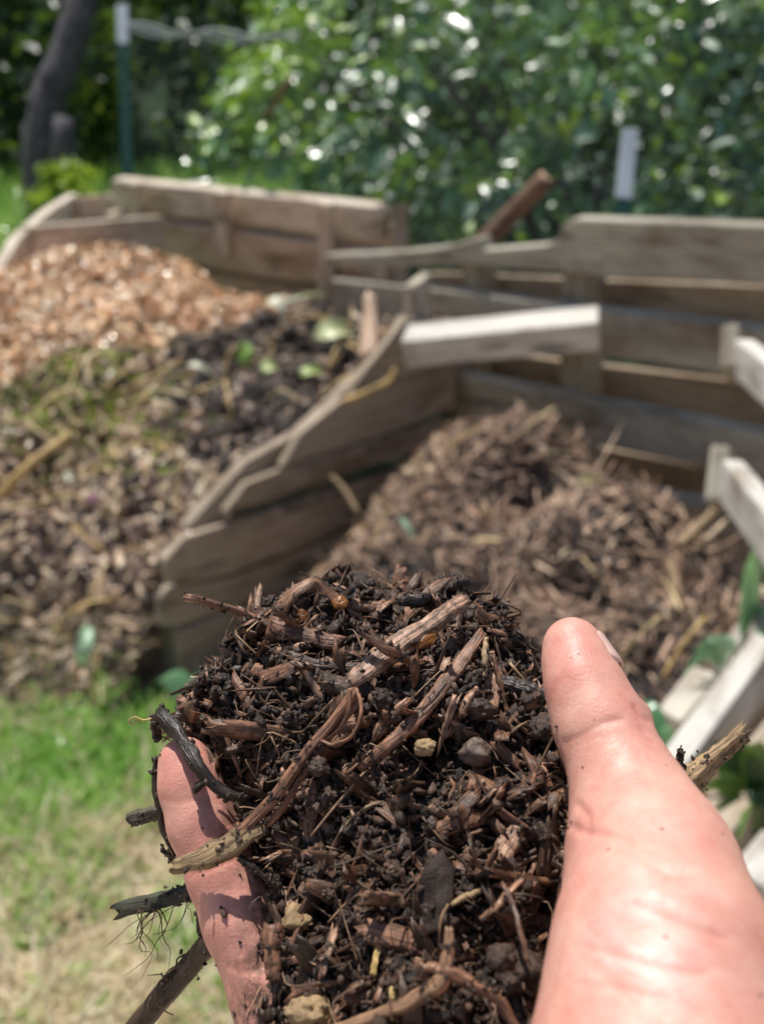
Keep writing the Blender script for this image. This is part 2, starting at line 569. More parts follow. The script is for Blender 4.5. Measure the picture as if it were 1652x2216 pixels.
def mat_skin():
    b = MB('skin')
    co = b.objco()
    tone = b.attr('rnd')          # 0 .. 1 : crease / shade .. pale palm
    red = b.attr('red')
    n1 = b.noise(co, 110, 6, 0.7)
    n2 = b.noise(co, 420, 4, 0.65)
    base = b.ramp(tone, [(0.0, (0.52, 0.20, 0.14)), (0.45, (0.72, 0.37, 0.27)), (0.75, (0.77, 0.43, 0.34)), (1.0, (0.82, 0.515, 0.44))])
    col = b.mix(b.math('MULTIPLY', red, 0.7), base, (0.76, 0.32, 0.27))
    col = b.mix(1.0, col, b.ramp(n1, [(0.32, (0.92, 0.74, 0.74)), (0.68, (1.06, 1.11, 1.11))]), 'MULTIPLY')
    col = b.mix(b.ramp(n2, [(0.62, (0, 0, 0)), (0.78, (0.35, 0.35, 0.35))]), col, (0.62, 0.22, 0.17))
    # dirt specks
    vo = b.n('ShaderNodeTexVoronoi'); vo.inputs['Scale'].default_value = 330
    b.l(co, vo.inputs['Vector'])
    sp = b.ramp(vo.outputs['Distance'], [(0.0, (1, 1, 1)), (0.10, (1, 1, 1)), (0.14, (0, 0, 0))])
    spm = b.ramp(b.noise(co, 120, 2), [(0.56, (0, 0, 0)), (0.62, (1, 1, 1))])
    col = b.mix(b.math('MULTIPLY', sp, spm), col, (0.10, 0.06, 0.045))
    dirt = b.attr('dirt')
    dn = b.ramp(b.noise(co, 260, 5, 0.75), [(0.33, (0, 0, 0)), (0.56, (1, 1, 1))])
    col = b.mix(b.math('MULTIPLY', b.math('MULTIPLY', dirt, dn), 0.9), col, (0.13, 0.066, 0.042))
    # fine skin lines
    w = b.n('ShaderNodeTexWave'); w.wave_type = 'BANDS'; w.bands_direction = 'Y'
    w.inputs['Scale'].default_value = 800; w.inputs['Distortion'].default_value = 14
    w.inputs['Detail'].default_value = 2; w.inputs['Detail Scale'].default_value = 0.25
    b.l(co, w.inputs['Vector'])
    v2 = b.n('ShaderNodeTexVoronoi'); v2.feature = 'DISTANCE_TO_EDGE'; v2.inputs['Scale'].default_value = 750
    b.l(b.mapping(co, (1, 1.6, 1)), v2.inputs['Vector'])
    wr = b.noise(b.mapping(co, (0.35, 1.5, 1.0)), 260, 4, 0.6, 0.8)
    nrm = b.bump(b.math('MULTIPLY', w.outputs['Fac'], b.noise(co, 90, 2)), 0.10, 0.0002)
    nrm = b.bump(v2.outputs['Distance'], 0.16, 0.0005, nrm)
    nrm = b.bump(wr, 0.20, 0.0006, nrm)
    nrm = b.bump(b.noise(co, 1300, 3, 0.6), 0.4, 0.0002, nrm)
    ro = b.math('ADD', b.math('MULTIPLY', n2, 0.34), 0.30)
    p = b.principled(col, ro, nrm, 0.45)
    p.inputs['Subsurface Weight'].default_value = 0.22
    p.inputs['Subsurface Radius'].default_value = (1.0, 0.32, 0.18)
    p.inputs['Subsurface Scale'].default_value = 0.0035
    return b.done(p.outputs[0])


M['skin'] = mat_skin()
M['nail'] = mat_plain('nail', (0.70, 0.46, 0.38), 0.3, 0.6, 0.06, 120)

# ------------------------------------------------------------------ world, sun, camera
AZ, EL = math.radians(33), math.radians(69)      # sun: left of straight ahead, high
w = bpy.data.worlds.new('World'); scene.world = w; w.use_nodes = True
nt = w.node_tree; nt.nodes.clear()
wo = nt.nodes.new('ShaderNodeOutputWorld'); bg = nt.nodes.new('ShaderNodeBackground'); sky = nt.nodes.new('ShaderNodeTexSky')
sky.sky_type = 'NISHITA'; sky.sun_disc = False; sky.sun_elevation = EL; sky.sun_rotation = -AZ
bg.inputs[1].default_value = 0.10
nt.links.new(sky.outputs[0], bg.inputs[0]); nt.links.new(bg.outputs[0], wo.inputs[0])
sl = bpy.data.lights.new('sun', 'SUN'); sl.energy = 5.0; sl.angle = math.radians(0.5); sl.color = (1.0, 0.965, 0.90)
so = bpy.data.objects.new('sun', sl); COL.objects.link(so)
SUN = Vector((-math.sin(AZ) * math.cos(EL), math.cos(AZ) * math.cos(EL), math.sin(EL)))
so.rotation_euler = SUN.to_track_quat('Z', 'Y').to_euler()
so.location = SUN * 10

cd = bpy.data.cameras.new('camera'); cam = bpy.data.objects.new('camera', cd); COL.objects.link(cam)
cam.location = CAM; cam.rotation_euler = (math.pi / 2 - TH, 0, 0)
cd.sensor_fit = 'HORIZONTAL'; cd.sensor_width = 36; cd.lens = 18 * FPX / (PW / 2)
cd.clip_start = 0.01; cd.clip_end = 500
cd.dof.use_dof = True; cd.dof.focus_distance = 0.243
cd.dof.aperture_fstop = cd.lens / 3.1
scene.camera = cam
scene.view_settings.view_transform = 'Standard'; scene.view_settings.look = 'None'
scene.view_settings.exposure = 0; scene.view_settings.gamma = 1
scene.render.engine = 'CYCLES'
scene.cycles.use_denoising = True
scene.cycles.max_bounces = 8
scene.cycles.sample_clamp_indirect = 6


# ------------------------------------------------------------------ terrain
def smooth(a, b, x):
    t = np.clip((x - a) / (b - a), 0, 1)
    return t * t * (3 - 2 * t)


def ground_h(x, y):
    x = np.asarray(x, float); y = np.asarray(y, float)
    h = 0.86 * smooth(3.2, 6.5, y + 0.15 * x) + 0.5 * smooth(6.5, 11, y) + 5.5 * smooth(11.5, 17, y) + 3 * smooth(17, 60, y)  # far steep rise is added to hide bright sky behind the leaves
    return h


gx = np.concatenate([np.linspace(-80, -8, 20), np.linspace(-7.5, 7.5, 76), np.linspace(8, 80, 20)])
gy = np.concatenate([np.linspace(-60, -2, 16), np.linspace(-1.5, 9, 70), np.linspace(9.5, 120, 60)])
X, Y = np.meshgrid(gx, gy, indexing='ij')
Z = ground_h(X, Y)
pn = np.stack([X.ravel(), Y.ravel(), 0 * X.ravel()], 1)
Z = Z + (fbm(pn * 1.3, 4) * 0.03).reshape(Z.shape) + (fbm(pn * 0.3, 3).reshape(Z.shape) * 0.8) * (Y > 12)
nX, nY = X.shape
ii, jj = np.meshgrid(np.arange(nX - 1), np.arange(nY - 1), indexing='ij')
base = (ii * nY + jj).ravel()
Q = np.stack([base, base + nY, base + nY + 1, base + 1], 1)


def mat_ground():
    b = MB('ground_soil')
    co = b.objco()
    n = b.noise(co, 13, 6, 0.72)
    sep = b.n('ShaderNodeSeparateXYZ'); b.l(co, sep.inputs[0])
    near = b.ramp(n, [(0.3, (0.12, 0.085, 0.062)), (0.5, (0.46, 0.345, 0.25)), (0.7, (0.78, 0.64, 0.48))])
    far = b.ramp(b.noise(co, 3, 5, 0.7), [(0.35, (0.008, 0.022, 0.010)), (0.7, (0.025, 0.06, 0.02))])  # dark colour paints the shaded depth of the woods
    mid = b.ramp(n, [(0.3, (0.04, 0.09, 0.02)), (0.7, (0.09, 0.17, 0.04))])
    def step(a, c):
        m = b.n('ShaderNodeMapRange'); m.inputs[1].default_value = a; m.inputs[2].default_value = c
        b.l(sep.outputs[1], m.inputs[0]); return m.outputs[0]
    col = b.mix(step(3.2, 4.2), near, mid)
    mx_ = b.n('ShaderNodeMapRange'); mx_.inputs[1].default_value = -.5; mx_.inputs[2].default_value = .1; b.l(sep.outputs[0], mx_.inputs[0])
    my_ = step(2.9, 3.3)
    col = b.mix(b.math('MULTIPLY', mx_.outputs[0], my_), col, far)  # ground painted dark behind the shrub, in place of shade
    col = b.mix(step(5.6, 7.0), col, far)
    return b.done(b.principled(col, 0.9, b.bump(n, 0.8, 0.03), 0.2).outputs[0])


g_me = make_mesh('ground', np.stack([X.ravel(), Y.ravel(), Z.ravel()], 1), [Q], [mat_ground()])
tag(link('ground', g_me), kind='structure')


def ray_ground(u, v):
    d = ray(u, v)
    t = 0.3
    while t < 40:
        p = CAM + t * d
        if p[2] < ground_h(p[0], p[1]): return p
        t += 0.01 + t * 0.004
    return None


# ------------------------------------------------------------------ planes and boards
class Wall:
    """vertical (optionally leaning) plane seen from the camera side"""
    def __init__(self, a, b, lean=0.0):
        self.p0 = np.asarray(a, float)
        d = np.asarray(b, float) - self.p0; d[2] = 0
        self.d = d / np.linalg.norm(d)
        n = np.array([self.d[1], -self.d[0], 0.0])
        if n @ (CAM - self.p0) < 0: n = -n
        up = np.array([0, 0, 1.0]) - n * lean
        self.up = up / np.linalg.norm(up)
        self.n = np.cross(self.d, self.up)
        if self.n @ (CAM - self.p0) < 0: self.n = -self.n

    def at(self, u, v, off=0.0):
        p = self.p0 - self.n * off
        r = ray(u, v)
        t = self.n @ (p - CAM) / (self.n @ r)
        return CAM + t * r


def prism(name, pts, n, thick, mat, parent, axis, rnd=None, bevel=0.004, wob=0.0015):
    bm = bmesh.new()
    org = Vector(parent.location) if parent is not None else Vector((0, 0, 0))
    pts = [np.asarray(p, float) for p in pts]
    front = [bm.verts.new(Vector(p) - org) for p in pts]
    back = [bm.verts.new(Vector(p - n * thick) - org) for p in pts]
    bm.faces.new(front)
    bm.faces.new(back[::-1])
    k = len(pts)
    for i in range(k):
        bm.faces.new((front[i], back[i], back[(i + 1) % k], front[(i + 1) % k]))
    bmesh.ops.recalc_face_normals(bm, faces=bm.faces)
    if bevel:
        bmesh.ops.bevel(bm, geom=bm.edges[:], offset=bevel, segments=2, affect='EDGES', profile=0.6)
    bmesh.ops.triangulate(bm, faces=[f for f in bm.faces if len(f.verts) > 4])
    me = bpy.data.meshes.new(name)
    bm.to_mesh(me); bm.free()
    V = np.array([v.co[:] for v in me.vertices])
    ax = np.asarray(axis, float); ax = ax / np.linalg.norm(ax)
    up = np.cross(n, ax)
    off = random.random() * 5
    lp = np.stack([V @ ax + off, V @ up + off, V @ n + off], 1)
    a = me.attributes.new('lp', 'FLOAT_VECTOR', 'POINT'); a.data.foreach_set('vector', lp.astype(np.float32).ravel())
    a = me.attributes.new('rnd', 'FLOAT', 'POINT'); a.data.foreach_set('value', np.full(len(V), random.random() if rnd is None else rnd, np.float32))
    me.materials.append(mat)
    return link(name, me, parent)


def beam(name, a, b, w, h, mat, parent=None, up=(0, 0, 1), rnd=None, bevel=0.004):
    """square timber from a to b, w across, h along up"""
    a, b = np.asarray(a, float), np.asarray(b, float)
    d = (b - a) / np.linalg.norm(b - a)
    s = np.cross(d, np.asarray(up, float)); s /= np.linalg.norm(s)
    t = np.cross(s, d)
    pts = [a + s * w / 2 - t * h / 2, b + s * w / 2 - t * h / 2, b + s * w / 2 + t * h / 2, a + s * w / 2 + t * h / 2]
    return prism(name, pts, s, w, mat, parent, d, rnd, bevel)


# right back wall of the compost bay -------------------------------------------------
WR = Wall(P(1216, 475, 2.2), P(1216, 475, 2.2) + np.array([0.637, -0.77, 0]), -.17)
root = empty('pallet', WR.at(1330, 1250))
tag(root, 'grey wooden pallet standing upright behind the mulch heap, its top board notched', 'pallet')
def boards(W, root, polys, mat, thick=0.022, bev=0.006):
    for poly, off, r in polys:
        pts = [W.at(u, v, off) for u, v in poly]
        prism('board', pts, W.n, thick, mat, root, W.d, r, bev)
boards(WR, root, [
    ([(700, 552), (850, 546), (960, 535), (1035, 513), (1042, 541), (1180, 530), (1203, 517), (1212, 490), (1235, 473), (1652, 487), (1790, 492), (1790, 640), (1652, 620), (1300, 597), (1000, 574), (700, 578)], 0, 0.05),
    ([(715, 604), (955, 628), (1790, 733), (1790, 856), (1500, 802), (1300, 772), (955, 733), (715, 700)], -.03, 0.15),
    ([(955, 804), (1790, 967), (1790, 1083), (1526, 1014), (955, 895)], -.06, 0.1),
    ([(955, 962), (1790, 1153), (1790, 1310), (955, 1075)], -.09, 0.2)], M['board_grey'], .048, .008)
boards(WR, root, [
    ([(930, 590), (1790, 625), (1790, 735), (930, 650)], 0.12, 0.5),
    ([(930, 745), (1790, 850), (1790, 970), (930, 800)], 0.12, 0.6),
    ([(930, 900), (1790, 1060), (1790, 1180), (930, 960)], 0.12, 0.8)], M['board_brown'])
for u0, u1, v0, v1 in ((1216, 1266, 560, 1150), (1000, 1030, 560, 1100), (1700, 1760, 560, 1250)):
    sp = [WR.at(u0, v0, 0.025), WR.at(u1, v0, 0.025), WR.at(u1 - 14, v1, 0.025), WR.at(u0 - 14, v1, 0.025)]
    prism('stringer', sp, WR.n, 0.085, M['board_grey'], root, WR.up, 0.5)

# divider between the two bays ----------------------------------------------------------
DV = Wall(np.array([-0.46, 1.80, 0]), np.array([0.239, 2.53, 0]))
root = empty('pallet', DV.at(420, 1500))
tag(root, 'brown broken pallet with stepped board ends dividing the two compost bays', 'pallet')
boards(DV, root, [
    ([(770, 828), (877, 690), (985, 690), (985, 780), (760, 858)], 0, 0.3),
    ([(650, 938), (737, 868), (985, 784), (985, 880), (826, 942), (608, 1012), (628, 979)], 0, 0.4),
    ([(486, 1108), (535, 1045), (604, 1018), (826, 948), (960, 905), (960, 958), (720, 1032), (552, 1092)], 0, 0.5),
    ([(355, 1213), (399, 1164), (483, 1136), (560, 1114), (713, 1066), (930, 992), (930, 1075), (730, 1149), (500, 1245), (366, 1264)], 0, 0.35),
    ([(345, 1292), (366, 1270), (500, 1250), (700, 1170), (900, 1090), (900, 1150), (700, 1250), (500, 1318), (430, 1340), (348, 1357)], 0.012, 0.2),
    ([(385, 1372), (480, 1332), (700, 1262), (880, 1180), (880, 1290), (700, 1370), (480, 1450), (390, 1470)], 0.004, 0.25)], M['board_brown'])
boards(DV, root, [
    ([(404, 1141), (533, 999), (649, 934), (845, 751), (877, 685), (940, 680), (860, 800), (700, 930), (570, 1035), (440, 1165)], 0.03, 0.3),
    ([(352, 1215), (400, 1180), (480, 1160), (480, 1230), (360, 1260)], 0.10, 0.3)], M['board_brown'], 0.035, .010)
sp = [DV.at(372, 1215, 0.023), DV.at(470, 1180, 0.023), DV.at(478, 1470, 0.023), DV.at(392, 1490, 0.023)]
prism('stringer', sp, DV.n, 0.07, M['board_brown'], root, DV.up, 0.1)
sp = [DV.at(700, 1000, 0.064), DV.at(760, 960, 0.064), DV.at(760, 1300, 0.064), DV.at(700, 1330, 0.064)]
prism('stringer', sp, DV.n, 0.05, M['board_brown'], root, DV.up, 0.1)

# stake and plank ---------------------------------------------------------------------------
pA = P(880, 619, 2.36)
st = empty('stake', (pA[0], pA[1], 0.35))
tag(st, 'short squared stake rising at the far end of the stepped divider, sunlit slanted top', 'stake')
d2 = DV.d
base = np.array([pA[0], pA[1], 0.3])
s2 = np.array([d2[1], -d2[0], 0])
poly = [base, base + d2 * 0.07, base + d2 * 0.07 + np.array([0, 0, pA[2] - 0.3 + 0.03]), base + np.array([0, 0, pA[2] - 0.3])]
prism('body', [p + s2 * 0.02 for p in poly], s2, 0.032, M['board_pale'], st, (0, 0, 1), 0.6)
a0, a1 = P(880, 748, 2.22), P(1296, 708, 2.10)
pk = beam('plank', a0, a1, 0.10, 0.068, M['board_pale'], None, (-.05, -0.24, 1), 0.15)
tag(pk, 'pale grey timber plank lying level from the divider to the back wall above the mulch', 'plank')

# left bay: back pallet and side pallet --------------------------------------------------------
WL = Wall(P(240, 385, 3.9), P(810, 445, 3.2), -.22)
root = empty('pallet', WL.at(560, 700))
tag(root, 'weathered pallet of wide boards behind the orange wood chip pile, sunlit along its top', 'pallet')
boards(WL, root, [
    ([(238, 388), (810, 447), (822, 470), (820, 522), (690, 510), (240, 446)], 0, 0.25),
    ([(225, 461), (690, 527), (850, 551), (850, 614), (700, 615), (540, 597), (225, 535)], -0.026, 0.7),
    ([(300, 560), (740, 640), (740, 700), (300, 640)], 0.0, 0.9)], M['board_tan'], 0.075, .012)
boards(WL, root, [([(225, 420), (850, 485), (850, 560), (225, 480)], 0.12, 0.4)], M['board_tan'])
for u0, u1, v0, v1 in ((272, 298, 397, 520), (462, 490, 417, 560), (686, 716, 441, 700), (800, 826, 560, 720)):
    sp = [WL.at(u0, v0, -0.062), WL.at(u1, v0, -0.062), WL.at(u1, v1, -0.062), WL.at(u0, v1, -0.062)]
    prism('stringer', sp, WL.n, 0.027, M['board_tan'], root, WL.up, 0.35)

WS = Wall(P(168, 418, 3.6), P(0, 591, 2.9))
root = empty('pallet', (P(20, 600, 2.95)[0], P(20, 600, 2.95)[1], 0.0))
tag(root, 'pallet side wall of the chip pile beside green grass, top edge slanting', 'pallet')
def on_side(u, v, off=0.0): return WS.at(u, v, off)
zz = [P(168, 418, 3.6), P(110, 455, 3.33), P(47, 510, 3.08), P(-8, 600, 2.88), P(-90, 720, 2.6)]
low = 0.16
for (a, b) in ((0, 2), (2, 4)):
    top = zz[a:b + 1]
    bot = [p - np.array([0, 0, low + 0.02 * a]) for p in top[::-1]]
    prism('board', list(top) + bot, WS.n, 0.04, M['board_tan'], root, WS.d, 0.2)
for k in (1, 2, 3):
    p = zz[k] - np.array([0, 0, 0.22])
    q = zz[k] - np.array([0, 0, 0.95])
    beam('stringer', p + WS.n * -0.07, q + WS.n * -0.07, 0.05, 0.08, M['board_tan'], root, WS.d, 0.3)
a0, a1 = zz[0] - np.array([0, 0, 0.35]), zz[4] - np.array([0, 0, 0.35])
beam('board', a0 - WS.n * 0.02, a1 - WS.n * 0.02, 0.03, 0.2, M['board_tan'], root, (0, 0, 1), 0.5)
blk = beam('board', P(170, 456, 3.55), P(226, 450, 3.6), 0.04, 0.10, M['board_tan'], root, (0, 0, 1), 0.8)
a0, a1 = P(60, 530, 3.15), P(345, 500, 3.75)
pk = beam('rail', a0, a1, 0.05, 0.12, M['board_tan'], None, (0, 0, 1), 0.3)
tag(pk, 'narrow horizontal rail across the back of the orange chip pile below the slanted side wall', 'rail')

# post behind the walls, rusty log, branch
po = beam('post', P(862, 560, 3.25) - np.array([0, 0, 0.75]), P(866, 442, 3.25), 0.055, 0.06, M['board_brown'], None, (0, 1, 0), 0.2)
tag(po, 'square grey wooden post behind the gap between the two back pallets', 'post')
V, F, LP = tube([P(1010, 560, 2.75), P(1100, 470, 2.72), P(1180, 388, 2.65)], [0.030, 0.029, 0.027], 14, 12, rough=0.05)
me = make_mesh('log', V, F, [M['log'], M['log_end']], np.full(len(V), .5), LP)
nq = len(F[0])
mi = np.zeros(nq + len(F[1]), int)
mi[nq:][1::2] = 1
me.polygons.foreach_set('material_index', mi.astype(np.int32))
tag(link('log', me), 'reddish brown pole leaning up behind the notched back pallet, sawn end showing', 'pole')


# ------------------------------------------------------------------ right hand boards
def loose(name, lab, cat, a, b, w, h, mat, up, r=0.1):
    o = beam(name, a, b, w, h, mat, None, up, r, 0.005)
    return tag(o, lab, cat)

root = empty('pallet', (0.95, 1.35, 0))
tag(root, 'whitish sunlit pallet at the right edge, board ends jutting over the mulch', 'pallet')
def jut(a, b, hgt, thick, cap):
    a, b = np.asarray(a), np.asarray(b)
    beam('board', a, b, thick, hgt, M['board_pale'], root, (0, 0, 1), 0.05, 0.006)
    d = (b - a) / np.linalg.norm(b - a)
    s = np.cross(d, (0, 0, 1)); s /= np.linalg.norm(s)
    c = a - d * 0.001 + s * 0.0
    return d, s
jut(P(1604, 772, 1.72), P(1880, 1010, 1.15), 0.068, 0.035, 0)
jut(P(1579, 1037, 1.66), P(1800, 1330, 1.10), 0.075, 0.035, 0)
for (u0, v0, u1, v1, z) in ((1587, 716, 1585, 812, 1.75), (1566, 975, 1552, 1095, 1.70)):
    beam('block', P(u0, v0, z), P(u1, v1, z - .02), 0.075, 0.034, M['board_grey'], root, (0.75, -0.6, 0), 0.0, 0.008)


def sheet(name, lab, cat, pts, ext, mat, r):
    w_ = [P(*q) for q in pts]
    e = AX_R * ext[0] + AX_U * ext[1] + AX_F * ext[2]
    t = np.linalg.norm(e)
    o = prism(name, w_, -e / t, t, mat, None, w_[1] - w_[0], r, 0.005)
    return tag(o, lab, cat)


def edge_plank(lab, p, q, th, hgt, mat, r):
    a, b = P(*p), P(*q)
    o = beam('plank', a - np.array([0, 0, hgt / 2]), b - np.array([0, 0, hgt / 2]), th, hgt, mat, None, (0, 0, 1), r, 0.005)
    return tag(o, lab, 'plank')


edge_plank('thick whitish plank lying on edge beside the thumb with its narrow top edge in sun', (1660, 1370, 1.38), (1452, 1650, 1.17), .036, .10, M['board_pale'], .1)
sheet('plank', 'short flat pale board with a yellow stained corner lying beside the mulch', 'plank',
      [(1497, 1436, 1.44), (1422, 1534, 1.34), (1474, 1562, 1.33), (1560, 1460, 1.43)], (.0, -.025, .01), M['board_pale'], 0.3)
sheet('plank', 'thin white slat under green weeds at the right of the mulch', 'plank',
      [(1600, 1338, 1.5), (1540, 1440, 1.42), (1565, 1452, 1.42), (1625, 1350, 1.5)], (.0, -.02, .01), M['board_pale'], 0.0)
sheet('plank', 'thin white slat at the right edge above the leaning plank', 'plank',
      [(1670, 1262, 1.5), (1612, 1370, 1.42), (1640, 1385, 1.42), (1700, 1290, 1.5)], (.0, -.02, .01), M['board_pale'], 0.0)
edge_plank('weathered grey brown board lying in shade behind the heel of the hand', (1720, 1540, 1.24), (1530, 1790, 1.04), .05, .07, M['board_brown'], .2)
edge_plank('pale squared timber at the right edge beside the wrist', (1700, 1810, 1.02), (1630, 1900, .97), .05, .09, M['board_pale'], .1)


for lab, (u, v, z), top in (('short stake under the whitish plank beside the thumb', (1640, 1400, 1.36), .1), ('short stake under the pale timber at the right edge', (1690, 1830, 1.01), .1)):
    c = P(u, v, z); c = c + np.array([.02, .03, 0])
    o = beam('stake', (c[0], c[1], -.05), (c[0], c[1], c[2] - top), .04, .04, M['board_brown'], None, (0, 1, 0), .3)
    tag(o, lab, 'stake')


# ------------------------------------------------------------------ heaps
def rbf(points):
    pts = np.asarray(points, float)
    D = np.linalg.norm(pts[:, None, :2] - pts[None, :, :2], axis=2)
    n = len(pts)
    A = np.zeros((n + 3, n + 3)); A[:n, :n] = -D - np.eye(n) * 0.01
    A[:n, n] = 1; A[:n, n + 1:] = pts[:, :2]; A[n, :n] = 1; A[n + 1:, :n] = pts[:, :2].T
    c = np.linalg.solve(A, np.concatenate([pts[:, 2], [0, 0, 0]]))
    def f(x, y):
        x = np.asarray(x, float); sh = x.shape
        q = np.stack([x.ravel(), np.asarray(y, float).ravel()], 1)
        d = np.linalg.norm(q[:, None] - pts[None, :, :2], axis=2)
        return (-d @ c[:n] + c[n] + q @ c[n + 1:]).reshape(sh)
    return f


def side_of(W, x, y):
    return (x - W.p0[0]) * W.n[0] + (y - W.p0[1]) * W.n[1]


def heap(name, ctrl, extra, bounds, keep, mat, nz_amp, nz_scale, step=0.018, dents=()):
    pts = [P(*c) for c in ctrl] + [np.array(e, float) for e in extra]
    f0 = rbf(pts)
    def f(x, y):
        x = np.asarray(x, float); y = np.asarray(y, float)
        q = np.stack([x.ravel(), y.ravel(), 0 * x.ravel()], 1)
        z = f0(x, y) + (fbm(q * nz_scale, 5, 0.6) * nz_amp).reshape(x.shape)
        for (u, v, zz, r, dp) in dents:
            c = P(u, v, zz)
            z = z - dp * np.exp(-((x - c[0]) ** 2 + (y - c[1]) ** 2) / r ** 2)
        return z
    xs = np.arange(bounds[0], bounds[1], step); ys = np.arange(bounds[2], bounds[3], step)
    X, Y = np.meshgrid(xs, ys, indexing='ij')
    Z = f(X, Y)
    ok = keep(X, Y) & (Z > ground_h(X, Y) - 0.05)
    nX, nY = X.shape
    ii, jj = np.meshgrid(np.arange(nX - 1), np.arange(nY - 1), indexing='ij')
    okc = ok[:-1, :-1] & ok[1:, :-1] & ok[1:, 1:] & ok[:-1, 1:]
    b = (ii * nY + jj)[okc]
    Q = np.stack([b, b + nY, b + nY + 1, b + 1], 1)
    V = np.stack([X.ravel(), Y.ravel(), Z.ravel()], 1)
    used = np.unique(Q); remap = np.full(len(V), -1); remap[used] = np.arange(len(used))
    V, Q = V[used], remap[Q]
    return V, Q, f


def sample_surface(V, Q, N):
    a = np.linalg.norm(np.cross(V[Q[:, 2]] - V[Q[:, 0]], V[Q[:, 3]] - V[Q[:, 1]]), axis=1) * 0.5
    i = RNG.choice(len(Q), N, p=a / a.sum())
    r = RNG.random((N, 2))
    q = V[Q[i]]
    p = (q[:, 0] * (1 - r[:, :1]) + q[:, 1] * r[:, :1]) * (1 - r[:, 1:]) + (q[:, 3] * (1 - r[:, :1]) + q[:, 2] * r[:, :1]) * r[:, 1:]
    n = np.cross(q[:, 2] - q[:, 0], q[:, 3] - q[:, 1])
    n /= np.linalg.norm(n, axis=1)[:, None]
    return p, n


def proj_many(p):
    d = p - CAM
    z = d @ AX_F
    return PW / 2 + FPX * (d @ AX_R) / z, PH / 2 - FPX * (d @ AX_U) / z, z


CHIPS = [chip_template(s, 5, 8, f, j) for s, f, j in ((1, .35, .1), (2, .25, .06), (3, .6, .12), (4, .3, .15))]
CLODS = [ico(1, 0.9, s) for s in range(4)]


def scatter_chips(B, p, n, ln, wd, th, rnd, mat, tilt, out):
    N = len(p)
    which = RNG.integers(0, len(CHIPS), N)
    m = scaled(frames_on(n, tilt), ln, wd, th)
    loc = p + n * out[:, None]
    for k, (tv, tf) in enumerate(CHIPS):
        s = which == k
        B.instances(tv, tf, m[s], loc[s], rnd[s], mat)


# right heap
rh_ctrl = [(1130, 893, 2.0), (1050, 905, 2.02), (1210, 935, 1.97), (1370, 1052, 1.88), (1480, 1165, 1.78), (1590, 1300, 1.64),
           (1000, 940, 2.03), (900, 1025, 2.02), (830, 1105, 1.98), (750, 1180, 1.93), (690, 1275, 1.86), (900, 1160, 1.86), (1100, 1060, 1.88),
           (1300, 1160, 1.76), (1450, 1310, 1.60), (1200, 1300, 1.64), (1000, 1300, 1.66), (800, 1340, 1.69), (1350, 1480, 1.48),
           (1100, 1500, 1.46), (850, 1500, 1.52), (1500, 1430, 1.48)]
rh_extra = [(0.0, 1.0, 0), (0.5, 0.8, 0), (-0.3, 1.2, -.05), (-.40, 1.78, -.03), (-.2, 1.55, -.02), (-.05, 1.3, 0), (-.25, 1.95, .03), (-.08, 2.12, .1), (0.9, 0.9, 0)]
rh_extra += [(.429 + .637 * t - .03, 2.3 - .77 * t - .02, hh) for t, hh in ((-.28, .30), (-.1, .36), (.1, .34), (.3, .26), (.5, .2), (.7, .15), (.9, .1))]
RH_DENTS = [(1165, 1015, 1.92, .085, .11), (1010, 1270, 1.68, .07, .08), (1320, 1470, 1.5, .10, .10), (1290, 1260, 1.68, .05, .05), (880, 1260, 1.72, .07, .07), (1430, 1210, 1.72, .05, .05), (1100, 1420, 1.52, .07, .07)]
V, Qd, f_rh = heap('mulch', rh_ctrl, rh_extra, (-0.6, 1.2, 0.9, 2.6),
                   lambda x, y: (side_of(DV, x, y) > 0.002) & (x > -.46 + (1.85 - y) * .62) & (side_of(WR, x, y) > 0.002), M['soil_dark'], 0.075, 6.5, dents=RH_DENTS)
rn = 0.5 + fbm(V * 9, 3)
B = Batch()
B.add(V, [Qd], rn, V, 0)
p, n = sample_surface(V, Qd, 15000)
u, v, z = proj_many(p)
dens = 0.5 + 0.9 * fbm(p * 7, 3)
hol = np.zeros(len(p))
for (ud, vd, zd, rd, dd) in RH_DENTS:
    c = P(ud, vd, zd)
    hol = np.maximum(hol, np.exp(-((p[:, 0] - c[0]) ** 2 + (p[:, 1] - c[1]) ** 2) / (rd * .85) ** 2))
keep = (RNG.random(len(p)) < 0.6 + dens * 0.6) & (RNG.random(len(p)) > hol * 1.1)  # chips thinned in the dents; bare dark soil deepens their shade
p, n = p[keep], n[keep]
N = len(p)
rr = np.clip(RNG.beta(1.5, 1.4, N) + 0.25 * fbm(p * 6, 2), 0, 1)
scatter_chips(B, p, n, RNG.lognormal(-3.2, 0.5, N), RNG.uniform(.0025, .0075, N), RNG.uniform(.0025, .007, N), rr * .9, 1, 0.5, RNG.uniform(-.004, .014, N))
p, n = sample_surface(V, Qd, 1500)
k = CLODS
s = RNG.lognormal(-4.95, 0.4, 1500)
for q in range(4):
    sel = np.arange(1500) % 4 == q
    B.instances(k[q][0], k[q][1], scaled(rand_rot(1500), s, s * .8, s * .8)[sel], (p + n * .003)[sel], RNG.random(1500)[sel], 0)
